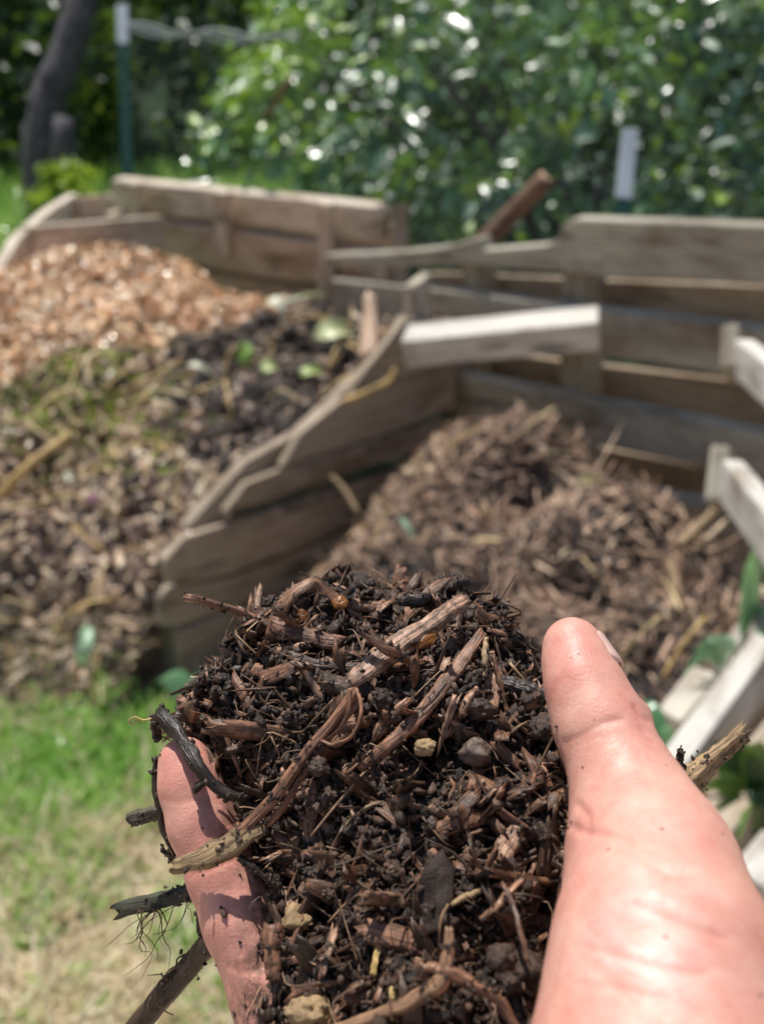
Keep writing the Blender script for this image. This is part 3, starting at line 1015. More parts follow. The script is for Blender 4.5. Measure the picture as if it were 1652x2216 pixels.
# straw and stems lying on the mulch
for i in range(90):
    a = RNG.integers(0, N)
    pp, nn = sample_surface(V, Qd, 1)
    d = RNG.normal(size=3); d -= d @ nn[0] * nn[0]; d /= np.linalg.norm(d)
    L = RNG.uniform(.05, .16)
    tv, tf, tl = tube([pp[0] - d * L / 2 + nn[0] * .012, pp[0] + nn[0] * .022, pp[0] + d * L / 2 + nn[0] * .012], [RNG.uniform(.0015, .004)] * 2, 8, 5, seed=i)
    B.add(tv, tf, RNG.random(), tl, 2)
o = link('mulch', B.mesh('mulch', [M['soil_dark'], M['mulch'], M['straw']], True))
tag(o, 'heap of brown shredded wood mulch in the right bay in front of the grey pallet', 'mulch heap', kind='stuff')

# left heap
lh_ctrl = [(250, 540, 3.0), (120, 556, 2.9), (20, 600, 2.75), (390, 580, 3.0), (450, 630, 2.95), (0, 700, 2.6), (200, 650, 2.75),
           (350, 700, 2.7), (560, 672, 2.8), (700, 690, 2.75), (790, 715, 2.6), (100, 800, 2.5), (300, 800, 2.5), (500, 800, 2.55),
           (650, 850, 2.42), (720, 800, 2.5), (0, 950, 2.35), (200, 950, 2.3), (400, 950, 2.3), (560, 985, 2.25), (480, 1080, 2.16),
           (300, 1100, 2.15), (100, 1100, 2.2), (0, 1200, 2.12), (200, 1250, 2.08), (330, 1250, 2.07), (200, 1400, 2.08), (60, 1400, 2.10),
           (330, 1420, 2.04)]
lh_extra = [(-0.5, 1.6, -.03), (-0.9, 1.6, -.03), (-1.3, 1.7, 0), (-0.2, 1.5, -.05), (-1.0, 3.4, 0.7), (-.5, 3.3, 0.6), (0, 3.0, 0.5), (-1.5, 2.4, 0.3)]
LH_DENTS = [(90, 1010, 2.28, .10, .09), (230, 880, 2.4, .07, .06), (60, 840, 2.45, .09, .07), (640, 740, 2.62, .07, .07), (330, 1080, 2.15, .08, .06), (260, 1130, 2.12, .07, .05), (40, 1480, 1.96, .06, .05), (530, 900, 2.35, .06, .05)]
V, Qd, f_lh = heap('chip_pile', lh_ctrl, lh_extra, (-1.6, 0.3, 1.5, 3.5),
                   lambda x, y: (side_of(DV, x, y) < -0.03) & (side_of(WL, x, y) > 0.03) & (side_of(WS, x, y) > -0.02), M['soil_dry'], 0.06, 5.0, dents=LH_DENTS)
u, v, z = proj_many(V)
rn = 0.5 + fbm(V * 7, 3) + np.where(v < 700, .5, 0)  # base colour raised at the top, painting the sunlit orange part brighter
B = Batch()
B.add(V, [Qd], rn, V, 0)
p, n = sample_surface(V, Qd, 15000)
u, v, z = proj_many(p)
bound = 745 + 40 * fbm(p * 5, 2) - 0.00045 * np.clip(u - 330, 0, 999) ** 2 * 2 + np.clip(180 - u, 0, 200) * 0.45
orange = v < bound
dark = (~orange) & (np.hypot((u - 600) / 230, (v - 840) / 200) < 1 + 0.6 * fbm(p * 6, 2))
N = len(p)
kp = np.where(orange, 1.0, np.where(dark, 0.30, 0.6)) > RNG.random(N)
sel = orange & kp
scatter_chips(B, p[sel], n[sel], RNG.lognormal(-3.45, 0.35, sel.sum()), RNG.uniform(.010, .024, sel.sum()), RNG.uniform(.005, .012, sel.sum()),
              np.clip(RNG.beta(2, 2, sel.sum()) + .3 * fbm(p[sel] * 5, 2), 0, 1), 1, 0.42, RNG.uniform(.0, .014, sel.sum()))
sel = ~orange & kp
scatter_chips(B, p[sel], n[sel], RNG.lognormal(-3.5, 0.5, sel.sum()), RNG.uniform(.006, .022, sel.sum()), RNG.uniform(.005, .012, sel.sum()),
              np.clip(RNG.beta(1.5, 1.2, sel.sum()) + .4 * fbm(p[sel] * 5, 2), 0, 1) * np.where(dark[sel], .62, 1), 2, 0.45, RNG.uniform(-.003, .012, sel.sum()))
sel = np.where(~orange)[0][:2200]
s = RNG.lognormal(-4.75, 0.45, len(sel))
for q in range(4):
    i = sel[q::4]; ss = s[q::4]
    B.instances(CLODS[q][0], CLODS[q][1], scaled(rand_rot(len(i)), ss, ss * .8, ss * .75), p[i] + n[i] * .004, RNG.random(len(i)), 3)
sel = np.where(dark)[0]
sel = np.concatenate([sel, sel])
jit = RNG.normal(size=(len(sel), 3)) * .012
s = RNG.lognormal(-4.7, 0.5, len(sel))
for q in range(4):
    i = sel[q::4]; ss = s[q::4]
    B.instances(CLODS[q][0], CLODS[q][1], scaled(rand_rot(len(i)), ss, ss * .7, ss * .65), p[i] + jit[q::4] * np.array([1, 1, .2]), RNG.random(len(i)), 3)
# straw wisps over the lower part
for i in range(420):
    j = RNG.integers(0, len(p))
    if orange[j]: continue
    wst = math.exp(-((u[j] - 260) / 190) ** 2 - ((v[j] - 900) / 200) ** 2)
    if RNG.random() > 0.22 + wst: continue
    nn = n[j]; d = RNG.normal(size=3) + np.array([.8, .5, 0]); d -= d @ nn * nn; d /= np.linalg.norm(d)
    L = RNG.uniform(.06, .2)
    tv, tf, tl = tube([p[j] - d * L / 2 + nn * .01, p[j] + nn * .03 + RNG.normal(size=3) * .01, p[j] + d * L / 2 + nn * .01], [RNG.uniform(.0015, .0045)] * 2, 8, 5, seed=i)
    B.add(tv, tf, RNG.random(), tl, 4)
# ochre straw mats and green shreds
leafT = (np.array([(-.5, 0, 0), (-.2, .28, .04), (-.2, -.28, .04), (.2, .25, .06), (.2, -.25, .06), (.5, 0, 0), (-.2, 0, -.02), (.2, 0, -.01)]),
         [np.array([(0, 6, 1), (0, 2, 6), (5, 3, 7), (5, 7, 4)]), np.array([(1, 6, 7, 3), (6, 2, 4, 7)])])
sel = np.where(~orange & (np.exp(-((u - 230) / 200) ** 2 - ((v - 880) / 170) ** 2) > RNG.random(len(p)) * 1.6))[0][:900]
B.instances(*leafT, scaled(frames_on(n[sel], .5), RNG.uniform(.02, .06, len(sel)), RNG.uniform(.006, .02, len(sel)), RNG.uniform(.02, .04, len(sel))), p[sel] + n[sel] * .012, RNG.random(len(sel)), 4)
sel = np.where(~orange & (np.exp(-((u - 60) / 120) ** 2 - ((v - 830) / 90) ** 2) + .6 * np.exp(-((u - 240) / 120) ** 2 - ((v - 870) / 120) ** 2) > RNG.random(len(p)) * 1.5))[0][:420]
B.instances(*leafT, scaled(frames_on(n[sel], .6), RNG.uniform(.02, .05, len(sel)), RNG.uniform(.01, .03, len(sel)), RNG.uniform(.02, .04, len(sel))), p[sel] + n[sel] * .014, RNG.random(len(sel)) * .5, 5)
o = link('compost_pile', B.mesh('compost_pile', [M['soil_dry'], M['chips_tan'], M['litter'], M['soil_dark'], M['straw'], M['leaf_sun']], True))
tag(o, 'large pile in the left bay, orange wood chips on top, straw and dark compost below', 'compost pile', kind='stuff')
P_LH, N_LH = p, n


def drop_leaf(name, lab, cat, u, v, z, L, wd, mat, rnd, facing, bend=0.2, dirn=None):
    """broad leaf or scrap: curved sheet"""
    c = P(u, v, z)
    nn = np.asarray(facing, float); nn /= np.linalg.norm(nn)
    d = np.asarray(dirn if dirn is not None else (1, .2, .1), float); d -= d @ nn * nn; d /= np.linalg.norm(d)
    s = np.cross(nn, d)
    nu, nv = 9, 5
    Vv = []
    for i in range(nu):
        t = i / (nu - 1)
        w = math.sin(math.pi * (0.04 + 0.94 * t)) ** 0.75 * wd * (1 + 0.12 * math.sin(9 * t + u))
        for j in range(nv):
            q = (j / (nv - 1) - .5)
            Vv.append(c + d * (t - .5) * L + s * q * w + nn * (bend * L * (1 - (2 * t - 1) ** 2) + abs(q) * w * .35 + .004 * math.sin(7 * t + 5 * q)))
    F = [(i * nv + j, i * nv + j + 1, (i + 1) * nv + j + 1, (i + 1) * nv + j) for i in range(nu - 1) for j in range(nv - 1)]
    Vv = np.array(Vv) - c
    o = link(name, make_mesh(name, Vv, [np.array(F)], [mat], np.full(len(Vv), rnd), Vv), loc=c)
    return tag(o, lab, cat)


drop_leaf('leaf', 'broad pale green leaf lying on the brown litter beside the divider end', 'leaf', 182, 1395, 1.92, .085, .036, M['weed'], 1.0, (.3, -.6, .6), .28, (.2, .3, .9))
drop_leaf('leaf', 'bright green leaf standing in the dark compost of the left bay', 'leaf', 528, 765, 2.5, .07, .045, M['scrap'], .1, (.2, -.7, .5), .1, (.1, .2, .9))
drop_leaf('vegetable_scrap', 'round pale green scrap on dark compost, beneath the bright green leaf', 'vegetable scrap', 582, 796, 2.47, .05, .045, M['scrap'], .55, (.1, -.6, .7), .15)
drop_leaf('vegetable_scrap', 'green and white scrap lying near the divider top, right of the round scrap', 'vegetable scrap', 672, 806, 2.44, .06, .04, M['scrap'], .4, (.1, -.5, .8), .1)
drop_leaf('vegetable_scrap', 'large yellow green wilted leaf heap at the back of the left bay', 'vegetable scrap', 722, 722, 2.58, .11, .075, M['scrap'], .68, (.1, -.6, .7), .15)
drop_leaf('vegetable_scrap', 'white crumpled scrap at the edge of the orange chips', 'vegetable scrap', 600, 662, 2.72, .07, .05, M['scrap'], 1.0, (.1, -.6, .7), .2, (.3, .1, -.6))
drop_leaf('straw_blade', 'long curved pale straw blade arching at the back of the left bay', 'straw', 650, 652, 2.75, .17, .014, M['scrap'], .85, (.1, -.7, .6), .15, (1, .2, .25))
drop_leaf('straw_blade', 'yellow blade standing upright beside the divider stake', 'straw', 752, 690, 2.5, .10, .014, M['straw'], .7, (.3, -.7, .3), .2, (.3, .1, .9))
drop_leaf('vegetable_scrap', 'pale curved peel on the dark compost left of the green leaf', 'vegetable scrap', 432, 800, 2.46, .08, .02, M['scrap'], .95, (.1, -.6, .7), .2, (.8, 0, -.5))
drop_leaf('vegetable_scrap', 'small white scrap low on the left pile above dark hollow', 'vegetable scrap', 150, 1030, 2.19, .03, .03, M['scrap'], 1.0, (.1, -.7, .5), .1)
drop_leaf('vegetable_scrap', 'tiny pink petal on the lower left pile', 'vegetable scrap', 202, 1078, 2.14, .018, .018, mat_plain('pink', (.55, .2, .35), .5), .5, (.1, -.7, .5), .1)
drop_leaf('straw_blade', 'pale green blade lying on the mulch heap behind the compost handful', 'straw', 885, 1150, 1.83, .075, .014, M['weed'], 1.0, (.1, -.7, .5), .1, (.35, .1, -.9))
drop_leaf('leaf', 'small yellow green leaf near the top of the mulch heap', 'leaf', 1275, 1045, 1.86, .05, .03, M['scrap'], .5, (.1, -.7, .5), .1, (1, 0, 0))
V, F, LP = tube([P(-30, 1100, 2.17), P(60, 1010, 2.19), P(150, 940, 2.24)], [.012, .013, .009], 16, 8, seed=5)
tag(link('branch', make_mesh('branch', V, F, [M['straw']], np.full(len(V), .3), LP)), 'long tan stick lying up the lower left compost pile', 'stick')
V, F, LP = tube([P(745, 868, 2.20), P(800, 845, 2.16), P(845, 820, 2.14), P(853, 800, 2.13)], [.006, .005, .006], 14, 7, seed=6)
tag(link('twig', make_mesh('twig', V, F, [M['straw']], np.full(len(V), .5), LP)), 'bent tan stem poking over the divider below the plank', 'twig')
V, F, LP = tube([P(800, 780, 2.4), P(803, 700, 2.44), P(800, 645, 2.46)], [.03, .027, .022], 14, 9, seed=8)
tag(link('stump', make_mesh('stump', V, F, [M['mulch']], np.full(len(V), .75), LP)), 'pale upright root stub beside the stake at the back of the left bay', 'root stub')
for lab, pts, r in (('grey stick leaning right out of the mulch heap top right', [(1470, 1180, 1.72), (1530, 1120, 1.74), (1560, 1085, 1.75)], .009),
                    ('grey stick standing in the right side of the mulch heap', [(1480, 1360, 1.56), (1462, 1270, 1.58), (1448, 1220, 1.6)], .010),
                    ('dark curved root standing in the mulch just above the compost handful', [(985, 1500, 1.46), (976, 1420, 1.5), (990, 1330, 1.6)], .009),
                    ('thin reddish stem slanting from the mulch against the divider', [(775, 1110, 2.0), (745, 1060, 2.02), (718, 1030, 2.03)], .005)):
    V, F, LP = tube([P(*q) for q in pts], [r, r, r * .8], 14, 7, seed=int(r * 9999))
    tag(link('stick', make_mesh('stick', V, F, [M['twig_clean']], np.full(len(V), .75), LP)), lab, 'stick')


# ------------------------------------------------------------------ grass and litter
bladeT_V, bladeT_F = [], []
for i in range(5):
    t = i / 4
    wdt = (1 - t) ** 0.7 * 0.5
    bladeT_V += [(-wdt, 0.25 * t * t, t), (wdt, 0.25 * t * t, t)]
bladeT_F = np.array([(2 * i, 2 * i + 1, 2 * i + 3, 2 * i + 2) for i in range(4)])
bladeT = (np.array(bladeT_V), [bladeT_F])


def in_poly(u, v, poly):
    r = np.zeros(len(u), bool)
    n = len(poly)
    for i in range(n):
        (x1, y1), (x2, y2) = poly[i], poly[(i + 1) % n]
        c = ((y1 > v) != (y2 > v)) & (u < (x2 - x1) * (v - y1) / (y2 - y1 + 1e-9) + x1)
        r ^= c
    return r


def blades(B, xy, hts, wds, lean, rnd, mat, flat=False):
    N = len(xy)
    yaw = RNG.uniform(0, 2 * math.pi, N)
    z = np.stack([RNG.normal(size=N) * lean, RNG.normal(size=N) * lean, np.ones(N)], 1)
    z /= np.linalg.norm(z, axis=1)[:, None]
    x = np.stack([np.cos(yaw), np.sin(yaw), np.zeros(N)], 1)
    x -= (x * z).sum(1)[:, None] * z; x /= np.linalg.norm(x, axis=1)[:, None]
    y = np.cross(z, x)
    m = np.stack([x, y, z], 2)
    m = m * np.stack([wds, hts, hts], 1)[:, None, :]
    loc = np.stack([xy[:, 0], xy[:, 1], xy[:, 2]], 1)
    B.instances(*bladeT, m, loc, rnd, mat)


# near ground, lower left: grass tuft, dry grass
near = RNG.uniform((-1.0, 0.75), (0.25, 2.1), (56000, 2))
zz0 = ground_h(near[:, 0], near[:, 1])
onh = (near[:, 1] > 1.52) & (side_of(DV, near[:, 0], near[:, 1]) < -.03)
zz0 = np.where(onh, np.maximum(zz0, f_lh(near[:, 0], near[:, 1]) - .004), zz0)
pts = np.stack([near[:, 0], near[:, 1], zz0], 1)
uu, vv, _ = proj_many(pts)
fb = fbm(pts * 6, 4)
green_w = np.exp(-((uu - 300) / 140) ** 2 - ((vv - 1540) / 65) ** 2) + 1.3 * np.exp(-((uu - 170) / 190) ** 2 - ((vv - 1685) / 85) ** 2) + np.exp(-((uu - 40) / 90) ** 2 - ((vv - 1770) / 80) ** 2) + \
    0.5 * np.exp(-((uu - 430) / 110) ** 2 - ((vv - 2080) / 110) ** 2) + .40 * np.exp(-((uu - 120) / 260) ** 2 - ((vv - 1960) / 120) ** 2)
inside = (uu > -80) & (uu < 700) & (vv > 1330) & (vv < 2330)
fb2 = fbm(pts * 14, 3)
g1 = inside & (RNG.random(len(pts)) < np.clip(green_w * 1.35 - .12 + fb * .8 + fb2 * .6, 0.02, .95) * np.clip((vv - 1330) / 150, 0, 1))
dry_w = np.where(vv > 1760, .55, .22) * (1 - .55 * np.clip(green_w, 0, 1)) * np.clip(.75 + fb, 0.15, 1.3)
g2 = inside & (RNG.random(len(pts)) < dry_w)
B = Batch()
a = pts[g1]
blades(B, a, RNG.uniform(.03, .08, len(a)), RNG.uniform(.006, .017, len(a)), 1.25, np.clip(RNG.beta(2, 2, len(a)) + .5 * fbm(a * 8, 2), 0, 1), 0)
a = pts[g2]
blades(B, a + np.array([0, 0, .006]), RNG.uniform(.05, .13, len(a)), RNG.uniform(.003, .007, len(a)), 2.4, np.clip(RNG.beta(2, 2, len(a)) + .3 * fbm(a * 8, 2), 0, 1), 1)
tag(link('grass', B.mesh('grass', [M['grass'], M['grass_dry']])), 'green grass and dry clippings on the ground at the lower left', 'grass', kind='stuff')

# litter of chips and crumbs on the ground
pts2 = pts[inside & (RNG.random(len(pts)) < np.where(vv < 1600, .34, .05) * np.clip(.7 + fb, .1, 2))]
B = Batch()
N = len(pts2)
nn = np.tile([0, 0, 1.0], (N, 1))
scatter_chips(B, pts2, nn, RNG.lognormal(-3.8, .5, N), RNG.uniform(.003, .010, N), RNG.uniform(.003, .007, N), RNG.beta(1.6, 1.2, N), 0, .4, RNG.uniform(.0, .006, N))
s = RNG.lognormal(-5.2, .45, N)
for q in range(4):
    B.instances(CLODS[q][0], CLODS[q][1], scaled(rand_rot(N), s, s * .8, s * .7)[q::4], pts2[q::4] + np.array([.01, .02, .002]), RNG.random(N)[q::4], 1)
tag(link('wood_litter', B.mesh('wood_litter', [M['litter'], M['soil_dry']])), 'scattered crumbs and bits of wood on the ground at the lower left', 'litter', kind='stuff')

# far meadow grass beyond the pallets
fx = RNG.uniform((-4.5, 3.1), (3.5, 7.2), (26000, 2))
fz = ground_h(fx[:, 0], fx[:, 1])
a = np.stack([fx[:, 0], fx[:, 1], fz], 1)
ok = ~((side_of(WL, a[:, 0], a[:, 1]) > -0.2) & (a[:, 0] > -1.25)) & ~((side_of(WR, a[:, 0], a[:, 1]) > -0.2) & (a[:, 0] > 0))
ufar, vfar, zfar = proj_many(a)
ok &= (ufar < 640 + RNG.normal(size=len(a)) * 60)
a = a[ok]
B = Batch()
blades(B, a, RNG.uniform(.10, .34, len(a)), RNG.uniform(.010, .024, len(a)), .6, np.clip(RNG.beta(2, 2, len(a)) + .5 * fbm(a * 2, 2), 0, 1), 0)
tag(link('tall_grass', B.mesh('tall_grass', [M['grass']])), 'tall bright grass growing on the slope behind the pallets', 'grass', kind='stuff')


# weeds at the right of the bay
def weed(name, lab, base, stems, mat, rnd=.5):
    root = empty(name, base)
    tag(root, lab, 'weed')
    B = Batch()
    for (tip, wd, L, bend) in stems:
        a, b = np.asarray(base, float), np.asarray(tip, float)
        d = b - a; side = np.cross(d, AX_F); side /= np.linalg.norm(side)
        nu = 10
        Vv = []
        for i in range(nu):
            t = i / (nu - 1)
            c = a + d * t + AX_U * bend * math.sin(math.pi * t) - np.array([0, 0, 1]) * bend * t * t
            w = wd * math.sin(math.pi * min(.98, .12 + .86 * t)) ** .7
            Vv += [c - side * w / 2 + AX_F * w * .1, c - AX_F * w * .05, c + side * w / 2 + AX_F * w * .1]
        F = []
        for i in range(nu - 1):
            for j in range(2):
                F.append((3 * i + j, 3 * i + j + 1, 3 * i + j + 4, 3 * i + j + 3))
        B.add(np.array(Vv) - np.asarray(base), [np.array(F)], min(1, max(0, rnd + RNG.normal() * .2)), None, 0)
    link('blade', B.mesh('blade', [mat]), root)
    return root

weed('weed', 'tall broad green grass blade rising in front of the right pallet boards', P(1610, 1420, 1.5),
     [(P(1648, 1140, 1.38), .030, 0, .02), (P(1622, 1190, 1.42), .018, 0, .02), (P(1690, 1330, 1.4), .02, 0, .06), (P(1700, 1420, 1.35), .03, 0, .05)], M['weed'], .7)
weed('weed', 'small leafy green weed sprouting between the mulch and the white slat', P(1560, 1440, 1.42),
     [(P(1505, 1385, 1.4), .030, 0, .02), (P(1540, 1370, 1.4), .028, 0, .02), (P(1500, 1420, 1.38), .03, 0, .02), (P(1590, 1380, 1.4), .025, 0, .03), (P(1480, 1440, 1.38), .022, 0, .02)], M['weed'], .8)
weed('weed', 'green blade bending out from under the short pale board beside the thumb', P(1450, 1640, 1.25),
     [(P(1370, 1500, 1.3), .022, 0, .03), (P(1440, 1560, 1.25), .02, 0, .01), (P(1490, 1700, 1.2), .02, 0, .01)], M['weed'], .6)
base = P(1640, 1700, 1.2)
weed('weed', 'dark clump of green leaves in shade behind the heel of the hand', P(1640, 1800, 1.1),
     [(P(1560 + RNG.uniform(-60, 110), 1640 + RNG.uniform(-80, 220), 1.1 + RNG.uniform(-.08, .08)), .03, 0, .03) for _ in range(26)], M['leaf_dark'], .6)
weed('weed', 'leafy green seedling at the foot of the divider behind the handful', P(420, 1560, 1.72),
     [(P(400 + RNG.uniform(-70, 80), 1500 + RNG.uniform(-60, 60), 1.72), .05, 0, .03) for _ in range(7)], M['weed'], .8)


# ------------------------------------------------------------------ background vegetation
leafV = np.array([(-.5, 0, 0), (-.25, .2, .05), (-.25, -.2, .05), (.05, .25, .06), (.05, -.25, .06), (.3, .15, .02), (.3, -.15, .02), (.5, 0, -.04), (-.25, 0, 0), (.05, 0, .0), (.3, 0, -.02)])
leafF = [np.array([(0, 8, 1), (0, 2, 8), (7, 5, 10), (7, 10, 6)]), np.array([(1, 8, 9, 3), (8, 2, 4, 9), (3, 9, 10, 5), (9, 4, 6, 10)])]


def leaf_cloud(B, centres, radii, per, size, flat, mat, rndf, updir=(0, 0, 1)):
    c = np.repeat(centres, per, axis=0); r = np.repeat(radii, per)
    N = len(c)
    d = RNG.normal(size=(N, 3)); d /= np.linalg.norm(d, axis=1)[:, None]
    p = c + d * (r * RNG.random(N) ** 0.45)[:, None]
    nrm = np.tile(np.asarray(updir, float), (N, 1)) * flat + RNG.normal(size=(N, 3)) * (1 - flat) * .75 + d * .2 + np.repeat(RNG.normal(size=(len(centres), 3)), per, axis=0) * .26
    nrm /= np.linalg.norm(nrm, axis=1)[:, None]
    s = size * RNG.lognormal(0, .25, N)
    B.instances(leafV, leafF, scaled(frames_on(nrm, .25), s, s, s), p, rndf(p, N), mat)


def shrub_extent(u):
    return np.interp(u, [380, 430, 500, 560, 640, 1700], [420, 260, 160, 20, -80, -200])

# big glossy shrub behind the right pallet
root = empty('shrub', (0.9, 4.3, ground_h(0.9, 4.3)))
tag(root, 'large shrub with small glossy leaves behind the right back pallet and net fence', 'shrub')
cs, rs = [], []
for i in range(520):
    uq, vq = RNG.uniform(430, 1800), RNG.uniform(-260, 520)
    if vq < shrub_extent(uq) + 30: continue
    if fbm(np.array([[uq / 170 + 3, vq / 130, 4.2]]), 2)[0] < -.26: continue
    zq = 3.6 + RNG.uniform(0, 1.2) + 0.35 * abs(noise3(np.array([[uq / 150, vq / 150, 0]])))[0]
    cs.append(P(uq, vq, zq)); rs.append(RNG.uniform(.10, .22))
for (uq, vq) in ((440, 290), (470, 310), (500, 230), (450, 320), (470, 215), (520, 250), (540, 300), (430, 370), (560, 200), (600, 180), (580, 60), (600, 30), (560, 20), (480, 350)):
    cs.append(P(uq, vq, 4.0 + RNG.uniform(0, .25))); rs.append(RNG.uniform(.05, .09))
for i in range(90):
    uq, vq = RNG.uniform(620, 1800), RNG.uniform(300, 560)
    cs.append(P(uq, vq, 4.6 + RNG.uniform(0, .7))); rs.append(RNG.uniform(.15, .25))
cs, rs = np.array(cs), np.array(rs)
B = Batch()
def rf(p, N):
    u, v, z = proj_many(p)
    sunny = np.exp(-((u - 500) / 120) ** 2) * .5 + .45 * np.exp(-((u - 1200) / 260) ** 2 - ((v - 130) / 160) ** 2) + .3 * np.exp(-((u - 700) / 160) ** 2 - ((v - 140) / 200) ** 2) - .12  # zones of sun on the shrub, painted as lighter leaf colour
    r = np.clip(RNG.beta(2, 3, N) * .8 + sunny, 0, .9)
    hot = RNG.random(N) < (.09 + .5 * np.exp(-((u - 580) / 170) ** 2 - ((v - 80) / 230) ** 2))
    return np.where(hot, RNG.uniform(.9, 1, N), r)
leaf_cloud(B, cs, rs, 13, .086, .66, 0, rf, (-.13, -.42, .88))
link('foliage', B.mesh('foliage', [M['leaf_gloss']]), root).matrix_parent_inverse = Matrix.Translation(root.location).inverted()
for i in range(9):
    a = np.array([0.9 + RNG.normal() * .25, 4.4, ground_h(.9, 4.4)])
    b = P(RNG.uniform(560, 1600), RNG.uniform(-100, 300), 4.0)
    V, F, LP = tube([a, (a + b) / 2 + np.array([0, .1, .12]), b], [.022, .014, .006], 14, 6, seed=i)
    link('branch', make_mesh('branch', V, F, [M['bark']], None, LP), root).matrix_parent_inverse = Matrix.Translation(root.location).inverted()
V, F, LP = tube([P(575, 250, 3.7), P(600, 210, 3.65), P(630, 165, 3.6)], [.018, .017, .014], 10, 8, seed=40)
tag(link('branch', make_mesh('branch', V, F, [M['log']], None, LP)), 'short bare brown branch stub slanting out of the shrub left side', 'branch')

# trees: a leaning trunk and others behind
def tree(lab, base, pts, radii, crowns, mat, n_leaf, leaf, rnd=.4, group=None):
    root = empty('tree', base)
    tag(root, lab, 'tree', group)
    inv = Matrix.Translation(root.location).inverted()
    V, F, LP = tube(pts, radii, 18, 12, seed=int(abs(base[0]) * 100), rough=.05)
    link('trunk', make_mesh('trunk', V, F, [M['bark']], None, LP), root).matrix_parent_inverse = inv
    B = Batch()
    leaf_cloud(B, np.array([c[:3] for c in crowns]), np.array([c[3] for c in crowns]), n_leaf, leaf, .45, 0, lambda p, N: np.clip(RNG.beta(2, 3, N) + rnd - .4, 0, 1))
    link('crown', B.mesh('crown', [mat]), root).matrix_parent_inverse = inv
    return root

b0 = P(80, 330, 5.5)
b0 = np.array([b0[0], b0[1], ground_h(b0[0], b0[1])])
top = P(185, -40, 5.5); top2 = P(230, -420, 5.7); top3 = P(260, -700, 5.9)
tree('dark leaning tree trunk at the far left with crown above the picture', b0, [b0 - np.array([0, 0, .1]), P(95, 255, 5.5), P(140, 130, 5.5), top, top2, top3], [.125, .11, .097, .088, .075, .04],
     [(*(P(260 + RNG.uniform(-500, 500), -600 + RNG.uniform(-300, 200), 7 + RNG.uniform(-.5, 1.4))), .45) for _ in range(9)], M['leaf_dark'], 60, .10)
b1 = P(140, 400, 5.3); b1 = np.array([b1[0], b1[1], ground_h(b1[0], b1[1])])
stv, stf, stl = tube([b1 - np.array([0, 0, .2]), P(140, 330, 5.3), P(138, 268, 5.3)], [.08, .067, .062], 12, 10, seed=3, rough=.08)
tag(link('tree_stump', make_mesh('tree_stump', stv, stf, [M['bark']], None, stl)), 'dark upright broken stump below the leaning trunk', 'stump')
spec = [(215, 9.0, .10, 'slim dark tree standing right of the leaning trunk'), (20, 8.5, .12, 'dark tree at the far left edge of the woods'),
        (430, 9.5, .09, 'dark tree behind the net fence left of the glossy shrub'), (760, 10.0, .12, 'tall dark tree hidden behind the glossy shrub'),
        (1300, 10.0, .12, 'dark tree rising behind the right half of the glossy shrub')]
for uq, zq, rq, lab in spec:
    c = P(uq, 330, zq); hb = ground_h(c[0], c[1])
    bb = np.array([c[0], c[1], hb])
    cr = [(c[0] + RNG.normal() * .9, c[1] + RNG.normal() * .6, hb + RNG.uniform(.9, 5.0), RNG.uniform(.35, .6)) for _ in range(13 if uq < 300 else 22)]
    tree(lab, bb, [bb - np.array([0, 0, .1]), bb + np.array([.1, 0, 1.8]), bb + np.array([.2, .1, 4.8])], [rq, rq * .8, rq * .35], cr, M['leaf_dark'], 80, .13, .45)

# undergrowth mass of the woods
cs, rs = [], []
for i in range(650):
    xq, yq = RNG.uniform(-6.5, 6.5), RNG.uniform(6.6, 11)
    hq = ground_h(xq, yq) + RNG.random() ** 1.3 * (0.9 + 0.55 * (yq - 6.6))
    cs.append((xq, yq, hq)); rs.append(RNG.uniform(.22, .5))
B = Batch()
leaf_cloud(B, np.array(cs), np.array(rs), 46, .12, .5, 0, lambda p, N: np.clip(RNG.beta(2, 3, N) * .9 + .25 * fbm(p * 1.2, 2), 0, 1))
tag(link('undergrowth', B.mesh('undergrowth', [M['leaf_dark']])), 'dark mass of woodland undergrowth behind the meadow grass', 'undergrowth', kind='stuff')
# sunlit saplings between the trunks at the upper left
for lab, uq, vq, zq, rq in (('yellow green sunlit sapling between the two left trunks', 225, 150, 7.6, .34), ('low sunlit sapling at the foot of the leaning trunk', 175, 215, 7.0, .22),
                            ('olive sapling left of the leaning trunk', 30, 200, 7.6, .42), ('sunlit yellow green sapling top in the upper left corner', 60, 40, 8.2, .40), ('pale green sapling behind the white post tip', 235, 40, 8.4, .36), ('bright leafy sapling low between post and stump', 215, 300, 7.2, .22), ('small sunlit weed bush behind the slanted side pallet', 165, 398, 4.8, .12),
                            ('bright leafy seedling beside the slanted side pallet top', 118, 415, 4.4, .08)):
    c = P(uq, vq, zq); hb = ground_h(c[0], c[1]) 
    root = empty('sapling', (c[0], c[1], hb)); tag(root, lab, 'sapling')
    inv = Matrix.Translation(root.location).inverted()
    V, F, LP = tube([(c[0], c[1], hb - .03), (c[0] + .02, c[1], (hb + c[2]) / 2), tuple(c)], [.012, .01, .004], 8, 5)
    link('stem', make_mesh('stem', V, F, [M['bark']], None, LP), root).matrix_parent_inverse = inv
    B = Batch()
    cc = c + RNG.normal(size=(9, 3)) * rq * .6
    leaf_cloud(B, cc, np.full(9, rq * .6), 34, .085 if rq > .2 else .05, .5, 0, lambda p, N: RNG.random(N))
    link('foliage', B.mesh('foliage', [M['leaf_sun']]), root).matrix_parent_inverse = inv


